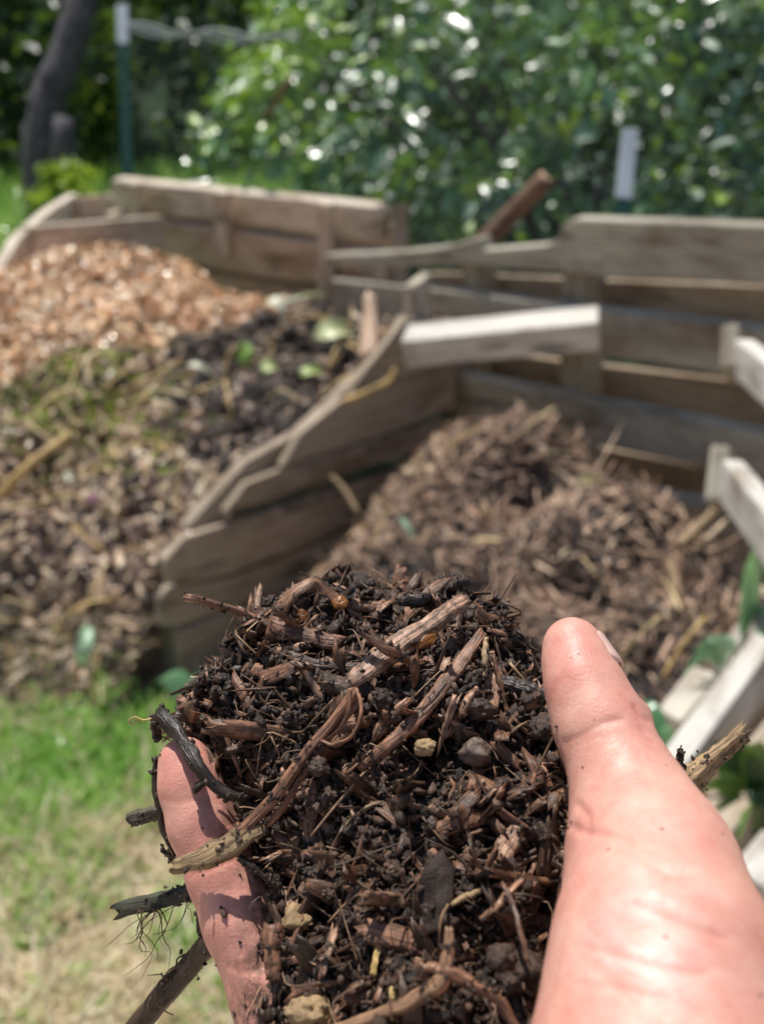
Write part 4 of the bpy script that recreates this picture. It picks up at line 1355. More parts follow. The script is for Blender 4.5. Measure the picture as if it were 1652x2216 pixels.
# ------------------------------------------------------------------ fence posts and net
def t_post(lab, u0, v0, u1, v1, z, frac, wd):
    top, low = P(u0, v0, z), P(u1, v1, z)
    d = low - top; d /= np.linalg.norm(d)
    gz = ground_h(low[0], low[1])
    bot = top + d * ((top[2] - gz + .1) / -d[2])
    root = empty('fence_post', bot); tag(root, lab, 'fence post', 'metal fence posts')
    mid = top + (low - top) * frac
    for nm, a, b, m in (('shaft', bot, mid, M['post_green']), ('white_tip', mid, top, M['post_white'])):
        bm_o = beam(nm, a, b, wd, wd * .22, m, root, AX_F, .5, .002)
        # rib of the T section at the back
        rb = beam('rib', a + AX_F * wd * .36, b + AX_F * wd * .36, wd * .2, wd * .45, m, root, AX_F, .5, .001)
    return top, bot
t1, bt1 = t_post('tall green metal fence post with a white tip left of the glossy shrub', 264, 10, 277, 390, 4.3, .22, .052)
t2, bt2 = t_post('green metal fence post with long white tip rising behind the right back pallet', 1363, 278, 1348, 430, 2.75, .99, .047)

B = Batch()
a_top, b_top = t1 + np.array([0, -.03, -.08]), t2 + np.array([0, -.03, .42])
ext = b_top + (b_top - a_top) * .35
def net_pt(s, t):
    """s 0..1 along, t 0..1 down"""
    p = a_top * (1 - s) + ext * s
    sag = 0.10 * math.sin(math.pi * min(1, s * 1.3)) * (1 - t)
    wob = .03 * math.sin(11 * s + 3 * t) + .02 * math.sin(23 * s - 5 * t)
    return p + np.array([wob * .3, wob, -sag - t * 1.35])
nS, nT = 120, 46
G = np.array([[net_pt(i / nS, j / nT) for j in range(nT + 1)] for i in range(nS + 1)])
def wire(line, r, mat=0):
    n = len(line)
    tan = np.gradient(line, axis=0); tan /= np.linalg.norm(tan, axis=1)[:, None]
    s = np.cross(tan, AX_F); s /= np.linalg.norm(s, axis=1)[:, None]
    m = np.cross(tan, s)
    Vv = np.concatenate([line + s * r, line - s * r * .5 + m * r * .87, line - s * r * .5 - m * r * .87])
    F = []
    for k in range(3):
        k2 = (k + 1) % 3
        i = np.arange(n - 1)
        F.append(np.stack([k * n + i, k * n + i + 1, k2 * n + i + 1, k2 * n + i], 1))
    B.add(Vv, [np.concatenate(F)], .5, None, mat)
for i in range(0, nS + 1): wire(G[i], .0006)
for j in range(0, nT + 1): wire(G[:, j], .0006)
for k in range(3):
    s = np.linspace(0, .34, 40)
    line = np.array([net_pt(q, 0) + np.array([0, 0, -.012 * k + .012 * math.sin(40 * q + k)]) for q in s])
    wire(line, .0045, 1)
M['net_pale'] = mat_plain('net_pale', (0.62, 0.66, 0.68), 0.3, 0.7, 0.1, 10)
o = link('net_fence', B.mesh('net_fence', [M['net'], M['net_pale']]))
tag(o, 'fine grey mesh netting strung between the metal posts in front of the shrub', 'net fence')


# ------------------------------------------------------------------ the hand (signed distance field in camera axes)
def Cc(u, v, z):
    return np.array([(u - PW / 2) / FPX * z, (PH / 2 - v) / FPX * z, z])     # right, up, forward (metres)


CAMROT = np.stack([AX_R, AX_U, AX_F], 1)


def to_world(p):
    return CAM + np.asarray(p) @ CAMROT.T


class SDF:
    def __init__(self, lo, hi, h):
        self.lo = np.array(lo, float); self.h = h
        self.n = np.ceil((np.array(hi) - self.lo) / h).astype(int) + 1
        self.v = np.full(self.n, 0.03, np.float32)

    def sub(self, lo, hi, pad):
        a = np.clip(np.floor((lo - pad - self.lo) / self.h).astype(int), 0, self.n - 1)
        b = np.clip(np.ceil((hi + pad - self.lo) / self.h).astype(int) + 1, 0, self.n)
        sl = tuple(slice(x, y) for x, y in zip(a, b))
        ax = [self.lo[k] + self.h * np.arange(a[k], b[k]) for k in range(3)]
        g = np.meshgrid(*ax, indexing='ij')
        return sl, g

    @staticmethod
    def smin(a, b, k):
        if k <= 0: return np.minimum(a, b)
        hh = np.clip(0.5 + 0.5 * (b - a) / k, 0, 1)
        return b * (1 - hh) + a * hh - k * hh * (1 - hh)

    def cone(self, a, b, ra, rb, k, squash=None):
        lo = np.minimum(a - ra, b - rb); hi = np.maximum(a + ra, b + rb)
        sl, g = self.sub(lo, hi, 0.012)
        if g[0].size == 0: return
        d = b - a; L2 = d @ d + 1e-12
        px, py, pz = g[0] - a[0], g[1] - a[1], g[2] - a[2]
        t = np.clip((px * d[0] + py * d[1] + pz * d[2]) / L2, 0, 1)
        dist = np.sqrt((px - t * d[0]) ** 2 + (py - t * d[1]) ** 2 + (pz - t * d[2]) ** 2) - (ra + (rb - ra) * t)
        self.v[sl] = self.smin(self.v[sl], dist.astype(np.float32), k)


hs = SDF((-0.075, -0.155, 0.095), (0.125, 0.004, 0.345), 0.00085)


def chain(pts, k_self=0.004, k_first=0.006):
    for i in range(len(pts) - 1):
        (u0, v0, z0, r0), (u1, v1, z1, r1) = pts[i], pts[i + 1]
        hs.cone(Cc(u0, v0, z0), Cc(u1, v1, z1), r0, r1, k_first if i == 0 else k_self)


# palm
chain([(1500, 2900, .150, .024), (1445, 2350, .163, .0232), (1438, 2080, .176, .0200)], .008, .0)
chain([(1438, 2080, .176, .0200), (1405, 1860, .194, .0158)], .01, .008)
chain([(700, 2700, .195, .017), (640, 2300, .215, .0105)], .01, .01)
chain([(1100, 2900, .175, .022), (1000, 2350, .225, .016)], .014, .014)
chain([(1150, 2000, .255, .012), (640, 2300, .222, .010)], .01, .01)
chain([(1300, 2400, .19, .018), (1150, 2000, .250, .012)], .012, .012)
chain([(1390, 1900, .20, .013), (1160, 1980, .245, .011)], .012, .012)
# fingers under the compost
chain([(1150, 1950, .255, .0105), (1020, 1640, .298, .0098), (930, 1500, .302, .0085), (860, 1440, .292, .0075)])
chain([(1000, 2000, .262, .0105), (820, 1660, .306, .0098), (710, 1520, .308, .0086), (650, 1480, .296, .0076)])
chain([(830, 2120, .255, .0102), (650, 1800, .283, .0094), (535, 1680, .283, .0084), (470, 1622, .272, .0074)])
# little finger, whole inner side in view
chain([(650, 2330, .216, .0112), (590, 2150, .224, .0100), (522, 1990, .231, .0094), (480, 1890, .235, .0086), (437, 1780, .240, .0086), (412, 1700, .2435, .0080), (399, 1652, .2455, .0070)], .0028)
# thumb
chain([(1420, 1880, .192, .0160), (1362, 1725, .205, .0123), (1324, 1630, .211, .0101), (1293, 1560, .2155, .0100), (1262, 1480, .220, .0086), (1244, 1420, .2245, .0073), (1236, 1392, .226, .0062)], .004)
chain([(1392, 1575, .218, .0016), (1388, 1545, .218, .0014)], .006, .006)
# forearm leaving the picture
chain([(1500, 2900, .150, .024), (1750, 3300, .135, .026)], .01, .01)
hv, hq = surface_nets(hs.v, hs.lo, hs.h)
hv = laplacian(hv, hq, 4)
hn = vert_normals(hv, hq)
# orientation test, then creases
if ((hv - hv.mean(0)) * hn).sum() < 0:
    hq = hq[:, ::-1]; hn = -hn
tone = np.full(len(hv), 0.55)
redv = np.zeros(len(hv))
hu = PW / 2 + FPX * hv[:, 0] / hv[:, 2]; hvv = PH / 2 - FPX * hv[:, 1] / hv[:, 2]
facing = hn[:, 2] < 0.35
pale = np.exp(-((hu - 1400) / 150) ** 2 - ((hvv - 2060) / 230) ** 2)
tone += 0.44 * pale
tone += 0.10 * np.exp(-((hu - 1290) / 60) ** 2 - ((hvv - 1560) / 130) ** 2)
redv += 0.75 * np.exp(-((hu - 1225) / 55) ** 2 - ((hvv - 1400) / 90) ** 2)
redv += 0.45 * np.exp(-((hu - 1260) / 50) ** 2 - ((hvv - 1800) / 100) ** 2)
redv += 0.5 * np.exp(-((hu - 1390) / 45) ** 2 - ((hvv - 1560) / 60) ** 2)
redv += 0.55 * (hu < 640) * (0.6 + 0.6 * fbm(hv * 90, 2))
redv += 0.5 * np.exp(-((hu - 400) / 80) ** 2 - ((hvv - 1630) / 60) ** 2)
mott = fbm(hv * 75, 4, .6)
tone += 0.26 * mott * (0.4 + pale)
# soft palm folds on the ball of the thumb, running down to the right
fold = fbm(np.stack([hv[:, 0] * 55 + hv[:, 1] * 20, hv[:, 1] * 260 + hv[:, 0] * 105, hv[:, 2] * 60], 1), 3, .6)
fm = np.clip(pale * 1.4, 0, 1) * (hvv > 1780)
disp = 0.00026 * fold * fm
tone += 0.38 * np.clip(fold, -.5, .3) * fm * .8


def crease(pts, width, depth, dark, cond=True):
    global disp, tone, redv
    c = catmull([Cc(*q) for q in pts], 60)
    uv = np.stack([PW / 2 + FPX * c[:, 0] / c[:, 2], PH / 2 - FPX * c[:, 1] / c[:, 2]], 1)
    m = facing & (hu > uv[:, 0].min() - 40) & (hu < uv[:, 0].max() + 40) & (hvv > uv[:, 1].min() - 40) & (hvv < uv[:, 1].max() + 40)
    idx = np.where(m)[0]
    d = np.full(len(idx), 1e9)
    for k in range(len(uv)):
        d = np.minimum(d, np.hypot(hu[idx] - uv[k, 0], hvv[idx] - uv[k, 1]))
    g = np.exp(-(d / width) ** 2)
    disp[idx] -= depth * .8 * g
    tone[idx] -= dark * (1.25 if pts[0][0] < 800 else .7) * g
    redv[idx] += dark * 1.1 * g


crease([(1222, 1606, .21), (1262, 1590, .21), (1300, 1566, .21), (1345, 1556, .21)], 7, .0005, .16)
crease([(1225, 1622, .21), (1262, 1606, .21), (1295, 1590, .21)], 5, .0003, .10)
crease([(1372, 1528, .215), (1385, 1548, .215), (1402, 1560, .215)], 6, .0006, .25)
crease([(1388, 1580, .215), (1400, 1598, .215), (1412, 1606, .215)], 5, .0004, .2)
crease([(1240, 1790, .2), (1262, 1800, .2), (1310, 1806, .2), (1360, 1822, .19)], 10, .0006, .18)
crease([(1250, 1742, .2), (1272, 1768, .2), (1268, 1800, .2)], 9, .0005, .16)
crease([(1330, 1838, .19), (1378, 1858, .185), (1440, 1890, .18), (1500, 1905, .18)], 8, .0004, .16)
crease([(1370, 1955, .18), (1420, 1980, .18), (1500, 2010, .18), (1570, 2030, .17)], 9, .0003, .12)
crease([(1270, 2050, .18), (1340, 2070, .18), (1420, 2095, .17), (1520, 2110, .17)], 9, .0004, .15)
crease([(1260, 2130, .18), (1340, 2140, .17), (1440, 2165, .17)], 9, .0003, .12)
for (x0, y0, x1, y1) in ((496, 2092, 592, 2060), (505, 2104, 588, 2082), (415, 1893, 520, 1850), (560, 1500, 561, 1501)):
    crease([(x0, y0, .23), ((x0 + x1) / 2, (y0 + y1) / 2 + 6, .23), (x1, y1, .23)], 5, .00035, .16)
crease([(352, 1728, .24), (390, 1736, .24), (440, 1722, .24)], 5, .00022, .10)
# nail fold on the far side of the thumb tip
hv = hv + hn * disp[:, None]
HAND_BASE = Cc(1500, 2900, .150)
DIRT_SLOT = 0
me = make_mesh('person', hv - HAND_BASE, [hq], [M['skin']], np.clip(tone, 0, 1))
a = me.attributes.new('red', 'FLOAT', 'POINT'); a.data.foreach_set('value', np.clip(redv, 0, 1).astype(np.float32))
# camera axes here are right, up, forward: a left handed frame, so mirror z
mir = np.array(hv - HAND_BASE); 
wv = to_world(hv) - to_world(HAND_BASE)
me.vertices.foreach_set('co', wv.astype(np.float32).ravel())
me.flip_normals()
me.update()
person = link('person', me, loc=Vector(to_world(HAND_BASE)))
tag(person, 'bare hand, palm up with fingers cupped and thumb raised, holding dark compost', 'person')

# thumb nail: curved plate on the far right side of the tip
ta, tb = Cc(1268, 1470, .2205), Cc(1238, 1385, .2262)
dn = tb - ta; Ln = np.linalg.norm(dn); dn /= Ln
nd = np.array([0.97, 0.05, 0.12]); nd -= nd @ dn * dn; nd /= np.linalg.norm(nd)
sd = np.cross(dn, nd)
Vn = []
nu, nw = 14, 13
for i in range(nu):
    t = i / (nu - 1)
    ctr = ta + dn * Ln * (0.1 + 0.93 * t)
    rad = 0.0090 - 0.0024 * t
    half = math.radians(54) * (1 - 0.75 * max(0, (t - .80) / .20) ** 2) * (1 - .35 * max(0, (.2 - t) / .2) ** 2)
    for j in range(nw):
        a_ = half * (2 * j / (nw - 1) - 1)
        lift = 0.00035 - 0.0010 * abs(2 * j / (nw - 1) - 1) ** 4
        Vn.append(ctr + (nd * math.cos(a_) + sd * math.sin(a_)) * (rad + lift))
Fn = [(i * nw + j, i * nw + j + 1, (i + 1) * nw + j + 1, (i + 1) * nw + j) for i in range(nu - 1) for j in range(nw - 1)]
me = make_mesh('thumb_nail', to_world(np.array(Vn)) - to_world(HAND_BASE), [np.array(Fn)], [M['nail']])
no = link('thumb_nail', me, person)
md = no.modifiers.new('thick', 'SOLIDIFY'); md.thickness = 0.0006; md.offset = 0

# ------------------------------------------------------------------ the handful of compost
cs_ = SDF((-0.062, -0.142, 0.150), (0.052, 0.002, 0.312), 0.0013)
mound = [(600, 1405, .275, .013), (700, 1385, .277, .017), (850, 1400, .279, .018), (980, 1405, .276, .016), (1040, 1400, .274, .010), (1095, 1515, .263, .013),
         (500, 1560, .262, .012), (560, 1500, .267, .013), (640, 1570, .258, .020), (800, 1580, .258, .023), (960, 1580, .257, .022), (1105, 1640, .247, .015), (1175, 1690, .234, .007),
         (590, 1720, .252, .012), (720, 1780, .244, .020), (880, 1800, .238, .022), (1040, 1820, .232, .019), (1170, 1810, .222, .009),
         (690, 1960, .234, .014), (830, 2000, .225, .020), (990, 2020, .214, .019), (1095, 1990, .207, .010),
         (680, 2130, .224, .012), (790, 2190, .213, .018), (930, 2220, .201, .018), (1060, 2190, .194, .010),
         (720, 2420, .205, .016), (900, 2420, .192, .016), (1040, 2420, .182, .011)]
for u_, v_, z_, r_ in mound:
    c = Cc(u_, v_, z_)
    cs_.cone(c, c + np.array([0, -.004, .010]), r_, r_, .007)
mv, mq = surface_nets(cs_.v, cs_.lo, cs_.h)
mn = vert_normals(mv, mq)
if ((mv - mv.mean(0)) * mn).sum() < 0:
    mq = mq[:, ::-1]; mn = -mn
d1 = fbm(mv * 60 + 3.1, 3, .6) * .0085
d2 = fbm(mv * 210, 4, .65) * .0032
pit = -np.clip(fbm(mv * 88 + 9.7, 2) - .08, 0, 1) * .026
mv = mv + mn * (d1 + d2 + pit - .0015)[:, None]
mn = vert_normals(mv, mq)
mu_ = PW / 2 + FPX * mv[:, 0] / mv[:, 2]; mvv = PH / 2 - FPX * mv[:, 1] / mv[:, 2]
from mathutils.kdtree import KDTree
kd = KDTree(len(mv))
for i_, q_ in enumerate(mv): kd.insert(q_, i_)
kd.balance()
hd = np.array([kd.find(q_)[2] for q_ in hv])
dirtv = np.clip(np.exp(-np.clip(hd, 0, 1) / .0045) * 1.5 + .42 * np.exp(-np.clip(hd, 0, 1) / .012), 0, 1)
dirtv = np.where(hd > .03, 0, dirtv)
a = person.data.attributes.new('dirt', 'FLOAT', 'POINT'); a.data.foreach_set('value', dirtv.astype(np.float32))
COMP_BASE = Cc(850, 2300, .21)
WB = to_world(COMP_BASE)
B = Batch()
wv = to_world(mv) - WB
B.add(wv, [mq[:, ::-1]], np.clip(.35 + .5 * fbm(mv * 60, 3), 0, 1), wv, 0)
# visible side sampling
fv = mq
cen = mv[fv].mean(1); nrm = mn[fv].mean(1)
view = -cen / np.linalg.norm(cen, axis=1)[:, None]
vis = (nrm * view).sum(1) > -0.25
fv = fv[vis]
mw = to_world(mv)
sv = mw


def on_mound(N):
    p, n = sample_surface(mw, fv, N)
    nn = n.copy()
    d = p - CAM
    # make the normals point outwards (towards the camera half space)
    return p, nn

p_t, n_t = on_mound(400)
if np.mean(((p_t - CAM) * n_t).sum(1)) > 0:
    SGN = -1.0
else:
    SGN = 1.0


def on_mound_out(N):
    p, n = sample_surface(mw, fv, N)
    return p, n * SGN


ICO = []
for s_ in range(6):
    V_, F_ = ico(1, 0.0, 0)
    ICO.append((V_ * (1 + .9 * fbm(V_ * 1.4 + s_ * 5.1, 2, .5) + RNG.normal(size=len(V_)) * .16)[:, None], F_))
ICO2 = []
for s_ in range(5):
    V_, F_ = ico(3, 0.0, 0)
    V_ = V_ * (1 + .9 * fbm(V_ * 1.3 + s_ * 7.7, 2, .5) + .45 * fbm(V_ * 3.7 + s_ * 3.1, 3, .7))[:, None]
    ICO2.append((V_, F_))
# crumbs
N = 21000
p, n = on_mound_out(N)
s = np.clip(RNG.lognormal(-7.35, .5, N), .0002, .0022)
rn = np.clip(RNG.beta(1.3, 2.4, N) + .25 * fbm(p * 60, 2), 0, 1)
loc = p + n * (s * .5 + RNG.uniform(-.0012, .0012, N))[:, None] - WB
an = np.stack([s * RNG.uniform(.7, 1.5, N), s * RNG.uniform(.6, 1.1, N), s * RNG.uniform(.5, 1.0, N)], 1)
m3 = rand_rot(N) * an[:, None, :]
for k in range(6):
    B.instances(*ICO[k], m3[k::6], loc[k::6], rn[k::6], 1)
# grains stuck to the skin next to the compost
cand = np.where((hd < .018) & (hd > .001) & ((hn * (-hv)).sum(1) > 0) & (hvv < 2260))[0]
pr = np.exp(-hd[cand] / .0045) + .03
cand = RNG.choice(cand, 520, p=pr / pr.sum())
pw = to_world(hv[cand] + hn[cand] * .0001)
s = np.clip(RNG.lognormal(-8.1, .55, len(cand)), .0001, .0011)
m3 = scaled(rand_rot(len(cand)), s * 1.3, s, s * .8)
for k in range(6):
    B.instances(*ICO[k], m3[k::6], (pw - WB)[k::6], RNG.beta(1.2, 3, len(cand))[k::6], 1)
# clods
N = 260
p, n = on_mound_out(N)
s = np.clip(RNG.lognormal(-6.2, .4, N), .0012, .0055)
loc = p + n * (s * .25)[:, None] - WB
m3 = scaled(rand_rot(N), s, s * .85, s * .8)
for k in range(5):
    B.instances(*ICO2[k], m3[k::5], loc[k::5], RNG.beta(1.3, 3, len(loc[k::5])), 1)
# crumbs sitting on the clods
rep = 16
pc = np.repeat(p, rep, 0); sc_ = np.repeat(s, rep)
dr = RNG.normal(size=(len(pc), 3)) + np.repeat(n, rep, 0) * .6; dr /= np.linalg.norm(dr, axis=1)[:, None]
s2_ = RNG.lognormal(-7.7, .45, len(pc))
loc = pc + np.repeat(n, rep, 0) * (sc_ * .25)[:, None] + dr * sc_[:, None] * .95 - WB
m3 = scaled(rand_rot(len(pc)), s2_, s2_ * .8, s2_ * .8)
for k in range(6):
    B.instances(*ICO[k], m3[k::6], loc[k::6], RNG.beta(1.3, 2.4, len(loc[k::6])), 1)
# fibres, rootlets
for i in range(1500):
    pp, nn = p_f, n_f = (None, None) if i < 0 else (None, None)
    break
N = 1100
p, n = on_mound_out(N)
for i in range(N):
    nn = n[i]
    d = RNG.normal(size=3); d -= d @ nn * nn * .75; d /= np.linalg.norm(d)
    L = np.clip(RNG.lognormal(-4.65, .5), .003, .028)
    lift = RNG.uniform(-.0005, .0025)
    cur = RNG.normal(size=3) * L * .22
    r = np.clip(RNG.lognormal(-8.55, .4), .00008, .0006)
    tv, tf, tl = tube([p[i] - d * L / 2 + nn * lift * .3, p[i] - d * L * .15 + nn * lift + cur * .6, p[i] + d * L * .2 + nn * lift + cur, p[i] + d * L / 2 + nn * RNG.uniform(-.001, .004)],
                      [r, r * 1.1, r * .6], 9, 5, seed=i, rough=.2)
    B.add(tv - WB, tf, np.clip(RNG.beta(1.4, 1.8), 0, 1), tl + i * .01, 2)
# shreds and bark crumbs: thin irregular slivers
SL = [chip_template(30 + s, 6, 8, f, .16, b) for s, f, b in ((0, .25, .05), (1, .4, .0), (2, .2, .1), (3, .55, .03))]
N = 1900
p, n = on_mound_out(N)
ln = np.clip(RNG.lognormal(-5.2, .55, N), .002, .018)
wd = np.clip(ln * RNG.uniform(.15, .5, N), .0008, .0042)
m3 = scaled(frames_on(n, .75), ln, wd, wd * RNG.uniform(.6, 1.2, N))
loc = p + n * RNG.uniform(-.0005, .0022, N)[:, None] - WB
rn = np.clip(RNG.beta(1.1, 2.0, N), 0, 1)
for k in range(4):
    B.instances(*SL[k], m3[k::4], loc[k::4], rn[k::4], 3)
BC = B
STUCK = []
# separate wood chips half buried in the handful
CH = []
for s in range(12):
    r_ = np.random.default_rng(s)
    tv, tf = chip_template(60 + s, 12, 12, r_.uniform(.22, .5), r_.uniform(.06, .16), r_.uniform(-.06, .08))
    CH.append((tv, tf))
labels = {0: ('small dark wood chip half buried in the handful of compost', 'dark wood chips in the handful'),
          1: ('small reddish brown wood chip half buried in the handful of compost', 'reddish wood chips in the handful'),
          2: ('small pale tan wood chip half buried in the handful of compost', 'pale wood chips in the handful')}
protos = {}
N = 215
p, n = on_mound_out(N)
fr = frames_on(n, .5)
for i in range(N):
    tone_k = RNG.choice(3, p=(.45, .4, .15))
    key = (RNG.integers(0, 12), tone_k)
    L = float(np.clip(RNG.lognormal(-4.22, .42), .006, .030)); W = float(RNG.uniform(.0018, .0052)); T = W * RNG.uniform(.6, .95)
    if key not in protos:
        tv, tf = CH[key[0]]
        rv = {0: .12, 1: .48, 2: .85}[tone_k] + RNG.normal() * .08
        sv_ = tv * np.array([L, W, T])
        protos[key] = make_mesh('wood_chip', sv_, tf, [M['chip_wet']], np.full(len(tv), np.clip(rv, 0, 1)), sv_ + RNG.random() * 3)
    o = link('wood_chip', protos[key])
    mm = Matrix([list(r) for r in fr[i]]).to_4x4()
    mm.translation = Vector(p[i] + n[i] * RNG.uniform(-.0006, .0016))
    o.matrix_world = mm @ Matrix.Diagonal((RNG.uniform(.7, 1.2), RNG.uniform(.8, 1.2), 1, 1))
    tag(o, labels[tone_k][0], 'wood chip', labels[tone_k][1])


# hand placed twigs, chips and stones: (u, v, z) points and radii in metres -----------------
def strand(name, lab, cat, pts, radii, mat, rnd, flat=1.0, n=26, nc=10, facing=None, rough=.14, jag=.5, wig=.0004, parent=None, ends=True):
    w_ = [P(*q) for q in pts]
    V_, F_, L_ = tube(w_, radii, n, nc, flat, facing if facing is not None else -AX_F + AX_U * .4, rough, seed=len(bpy.data.objects), jag=jag, wig=wig)
    org = w_[0]
    if mat is not M['straw'] and np.mean(radii) > .0006: STUCK.append((V_, np.repeat(w_[:1], 1, 0), float(np.mean(radii))))
    o = link(name, make_mesh(name, V_ - org, F_, [mat], np.full(len(V_), rnd), L_ + rnd * 3), loc=Vector(org))
    if lab: tag(o, lab, cat)
    return o


def root_hairs(parent, n, u0, v0, u1, v1, z, L, du=0, dv=1.0, rad=.00014):
    B_ = Batch()
    org = np.array(parent.location)
    for i in range(n):
        t = RNG.random()
        a_ = P(u0 + (u1 - u0) * t, v0 + (v1 - v0) * t, z)
        l_ = L * RNG.uniform(.35, 1.1)
        q = [a_]
        dd = AX_R * (du + RNG.normal() * .45) - AX_U * dv
        for k in range(4):
            q.append(q[-1] + (dd + RNG.normal(size=3) * .45) / np.linalg.norm(dd) * l_ / 4)
        tv, tf, tl = tube(q, [rad * RNG.uniform(1, 1.8), rad, rad * .5], 10, 4, seed=i)
        B_.add(tv - org, tf, .2, tl, 0)
    return link('root_hair', B_.mesh('root_hair', [M['fibre']]), parent)


S = strand
hollow = S('twig', 'hollow brown twig sticking out at the upper left of the handful', 'twig', [(408, 1293, .262), (480, 1312, .265), (545, 1335, .267), (600, 1372, .268)], [.0013, .0012, .0011, .0009], M['twig'], .55, jag=.8)
S('bark_strip', 'curved strip of bark arching over the top of the handful', 'bark strip', [(585, 1378, .262), (604, 1325, .263), (640, 1282, .265), (676, 1264, .267), (700, 1278, .268), (730, 1300, .268), (790, 1312, .268), (850, 1302, .270)], [.0016, .0019, .0019, .0016, .0019, .002, .0016, .001], M['twig'], .72, .45, 44)
S('wood_chip', 'broad ridged brown chip lying below the bark arch', 'wood chip', [(596, 1352, .259), (650, 1372, .258), (735, 1392, .257)], [.0022, .0024, .002], M['chip_wet'], .5, .4)
S('wood_chip', 'largest pale wood chip slanting across the upper middle of the handful', 'wood chip', [(765, 1475, .236), (850, 1405, .243), (930, 1348, .25), (1010, 1296, .258)], [.0024, .0031, .0030, .0016], M['chip_wet'], .86, .35, 34, 14, rough=.2)
S('twig', 'brown twig lying across the largest pale chip', 'twig', [(770, 1352, .240), (810, 1388, .238), (850, 1412, .238), (900, 1432, .241)], [.0007, .0011, .0014, .0012], M['twig'], .5)
S('bark_strip', 'black lump of charred bark on the top ridge', 'bark', [(868, 1302, .262), (910, 1295, .262), (962, 1302, .264)], [.0014, .0019, .0012], M['twig'], .04, .6, rough=.4)
S('twig', 'long reddish brown twig running down from the centre over the little finger', 'twig', [(768, 1500, .232), (720, 1560, .230), (655, 1640, .2265), (590, 1730, .2245), (520, 1800, .2235), (494, 1822, .2232)], [.0014, .0013, .0014, .0013, .0014, .001], M['twig'], .68, .8, 40)
S('twig', 'thinner stem lying beside the long reddish twig', 'twig', [(780, 1510, .233), (725, 1580, .2305), (660, 1670, .2270), (600, 1760, .2245), (545, 1812, .2235)], [.0008, .0008, .0009, .0009, .0007], M['twig'], .6)
S('bark_strip', 'flat ochre strip of bark wrapped across the little finger', 'bark strip', [(548, 1792, .2235), (500, 1830, .2222), (440, 1858, .2235), (380, 1876, .2270)], [.0026, .0026, .0022, .0015], M['twig_clean'], .62, .28, 30, 12, rough=.2, jag=1.2)
S('wood_chip', 'split reddish stick slanting through the right middle of the handful', 'wood chip', [(1042, 1372, .246), (975, 1462, .238), (905, 1550, .232), (840, 1610, .229), (778, 1662, .228)], [.0014, .0019, .0019, .0017, .0008], M['chip_wet'], .62, .6, 34, 12, rough=.2)
S('stem', 'thin brown stem looping below the centre of the handful', 'stem', [(772, 1490, .229), (782, 1540, .226), (762, 1592, .225), (720, 1612, .226), (690, 1602, .228)], [.0005, .0005, .0005, .0004], M['twig'], .7)
S('stem', 'second thin stem dropping straight from the same knot as the loop', 'stem', [(758, 1492, .229), (752, 1545, .227), (728, 1585, .2265), (705, 1600, .228)], [.0006, .0006, .0005, .0004], M['twig'], .55)
dk = S('twig', 'black shiny twig draped over the tip of the little finger', 'twig', [(345, 1542, .246), (372, 1575, .2425), (398, 1612, .2375), (425, 1655, .2325), (462, 1702, .2305), (500, 1722, .230), (535, 1726, .231)], [.0014, .0020, .0017, .0014, .0012, .0011, .0007], M['twig'], .03, .75, 40, rough=.3)
S('twig', 'short black fork of twig beneath the draped twig', 'twig', [(480, 1702, .2315), (452, 1690, .2315), (428, 1702, .2315), (420, 1716, .2315)], [.0008, .0009, .0011, .0008], M['twig'], .03, rough=.3)
S('twig', 'dark clinging twig end above the fingertip', 'twig', [(342, 1600, .250), (338, 1570, .2495), (350, 1545, .249), (352, 1524, .249)], [.0009, .0015, .0012, .0006], M['twig'], .12, rough=.3)
S('tendril', 'tiny pale curled tendril at the far left of the handful', 'tendril', [(330, 1555, .249), (310, 1558, .249), (292, 1552, .249), (279, 1560, .249), (284, 1568, .249), (296, 1560, .249), (305, 1566, .249)], [.0003, .00025, .0002], M['straw'], .5, n=40, nc=6, wig=0, rough=.05)
S('twig', 'stubby greenish brown twig poking left from behind the little finger', 'twig', [(284, 1772, .262), (318, 1764, .262), (365, 1750, .262)], [.0016, .0016, .0015], M['twig_clean'], .12, .9, rough=.2)
S('twig', 'upright dark twig behind the left edge of the little finger', 'twig', [(334, 1640, .2585), (340, 1710, .2585), (358, 1800, .2575), (392, 1880, .2575)], [.0006, .0010, .0009, .0007], M['twig'], .1, rough=.3)
S('twig', 'small knobbly dark twig left of the ochre bark strip', 'twig', [(350, 1836, .256), (368, 1852, .2545), (395, 1878, .2525)], [.0009, .0011, .001], M['twig'], .12, rough=.4)
fl = S('bark_strip', 'flat dark green strip of bark sticking out left behind the little finger', 'bark strip', [(264, 1968, .268), (330, 1955, .266), (395, 1936, .263), (445, 1915, .260)], [.0020, .0023, .0022, .0018], M['twig_clean'], .0, .3, 26, 12, jag=1.0)
root_hairs(fl, 16, 295, 1972, 425, 1945, .264, .018, -.45, 1.0)
stck = S('stick', 'thick dark stick pointing down left from behind the little finger', 'stick', [(285, 2240, .276), (350, 2160, .270), (420, 2080, .264), (485, 2010, .258)], [.0032, .0031, .0031, .0028], M['twig'], .1, .9, 34, 14, rough=.1)
root_hairs(stck, 12, 330, 2160, 430, 2040, .266, .006, -.2, .4, .0003)
S('twig', 'vertical dark root between the strip and the thick stick', 'twig', [(430, 1900, .2575), (432, 1960, .2565), (440, 2020, .256)], [.0007, .0009, .0012], M['twig'], .08, rough=.4)
S('twig', 'fine dark twig pointing left from the upper left shoulder of the handful', 'twig', [(370, 1502, .262), (420, 1484, .260), (480, 1478, .258), (540, 1474, .256)], [.0004, .0005, .0006, .0006], M['twig'], .12)
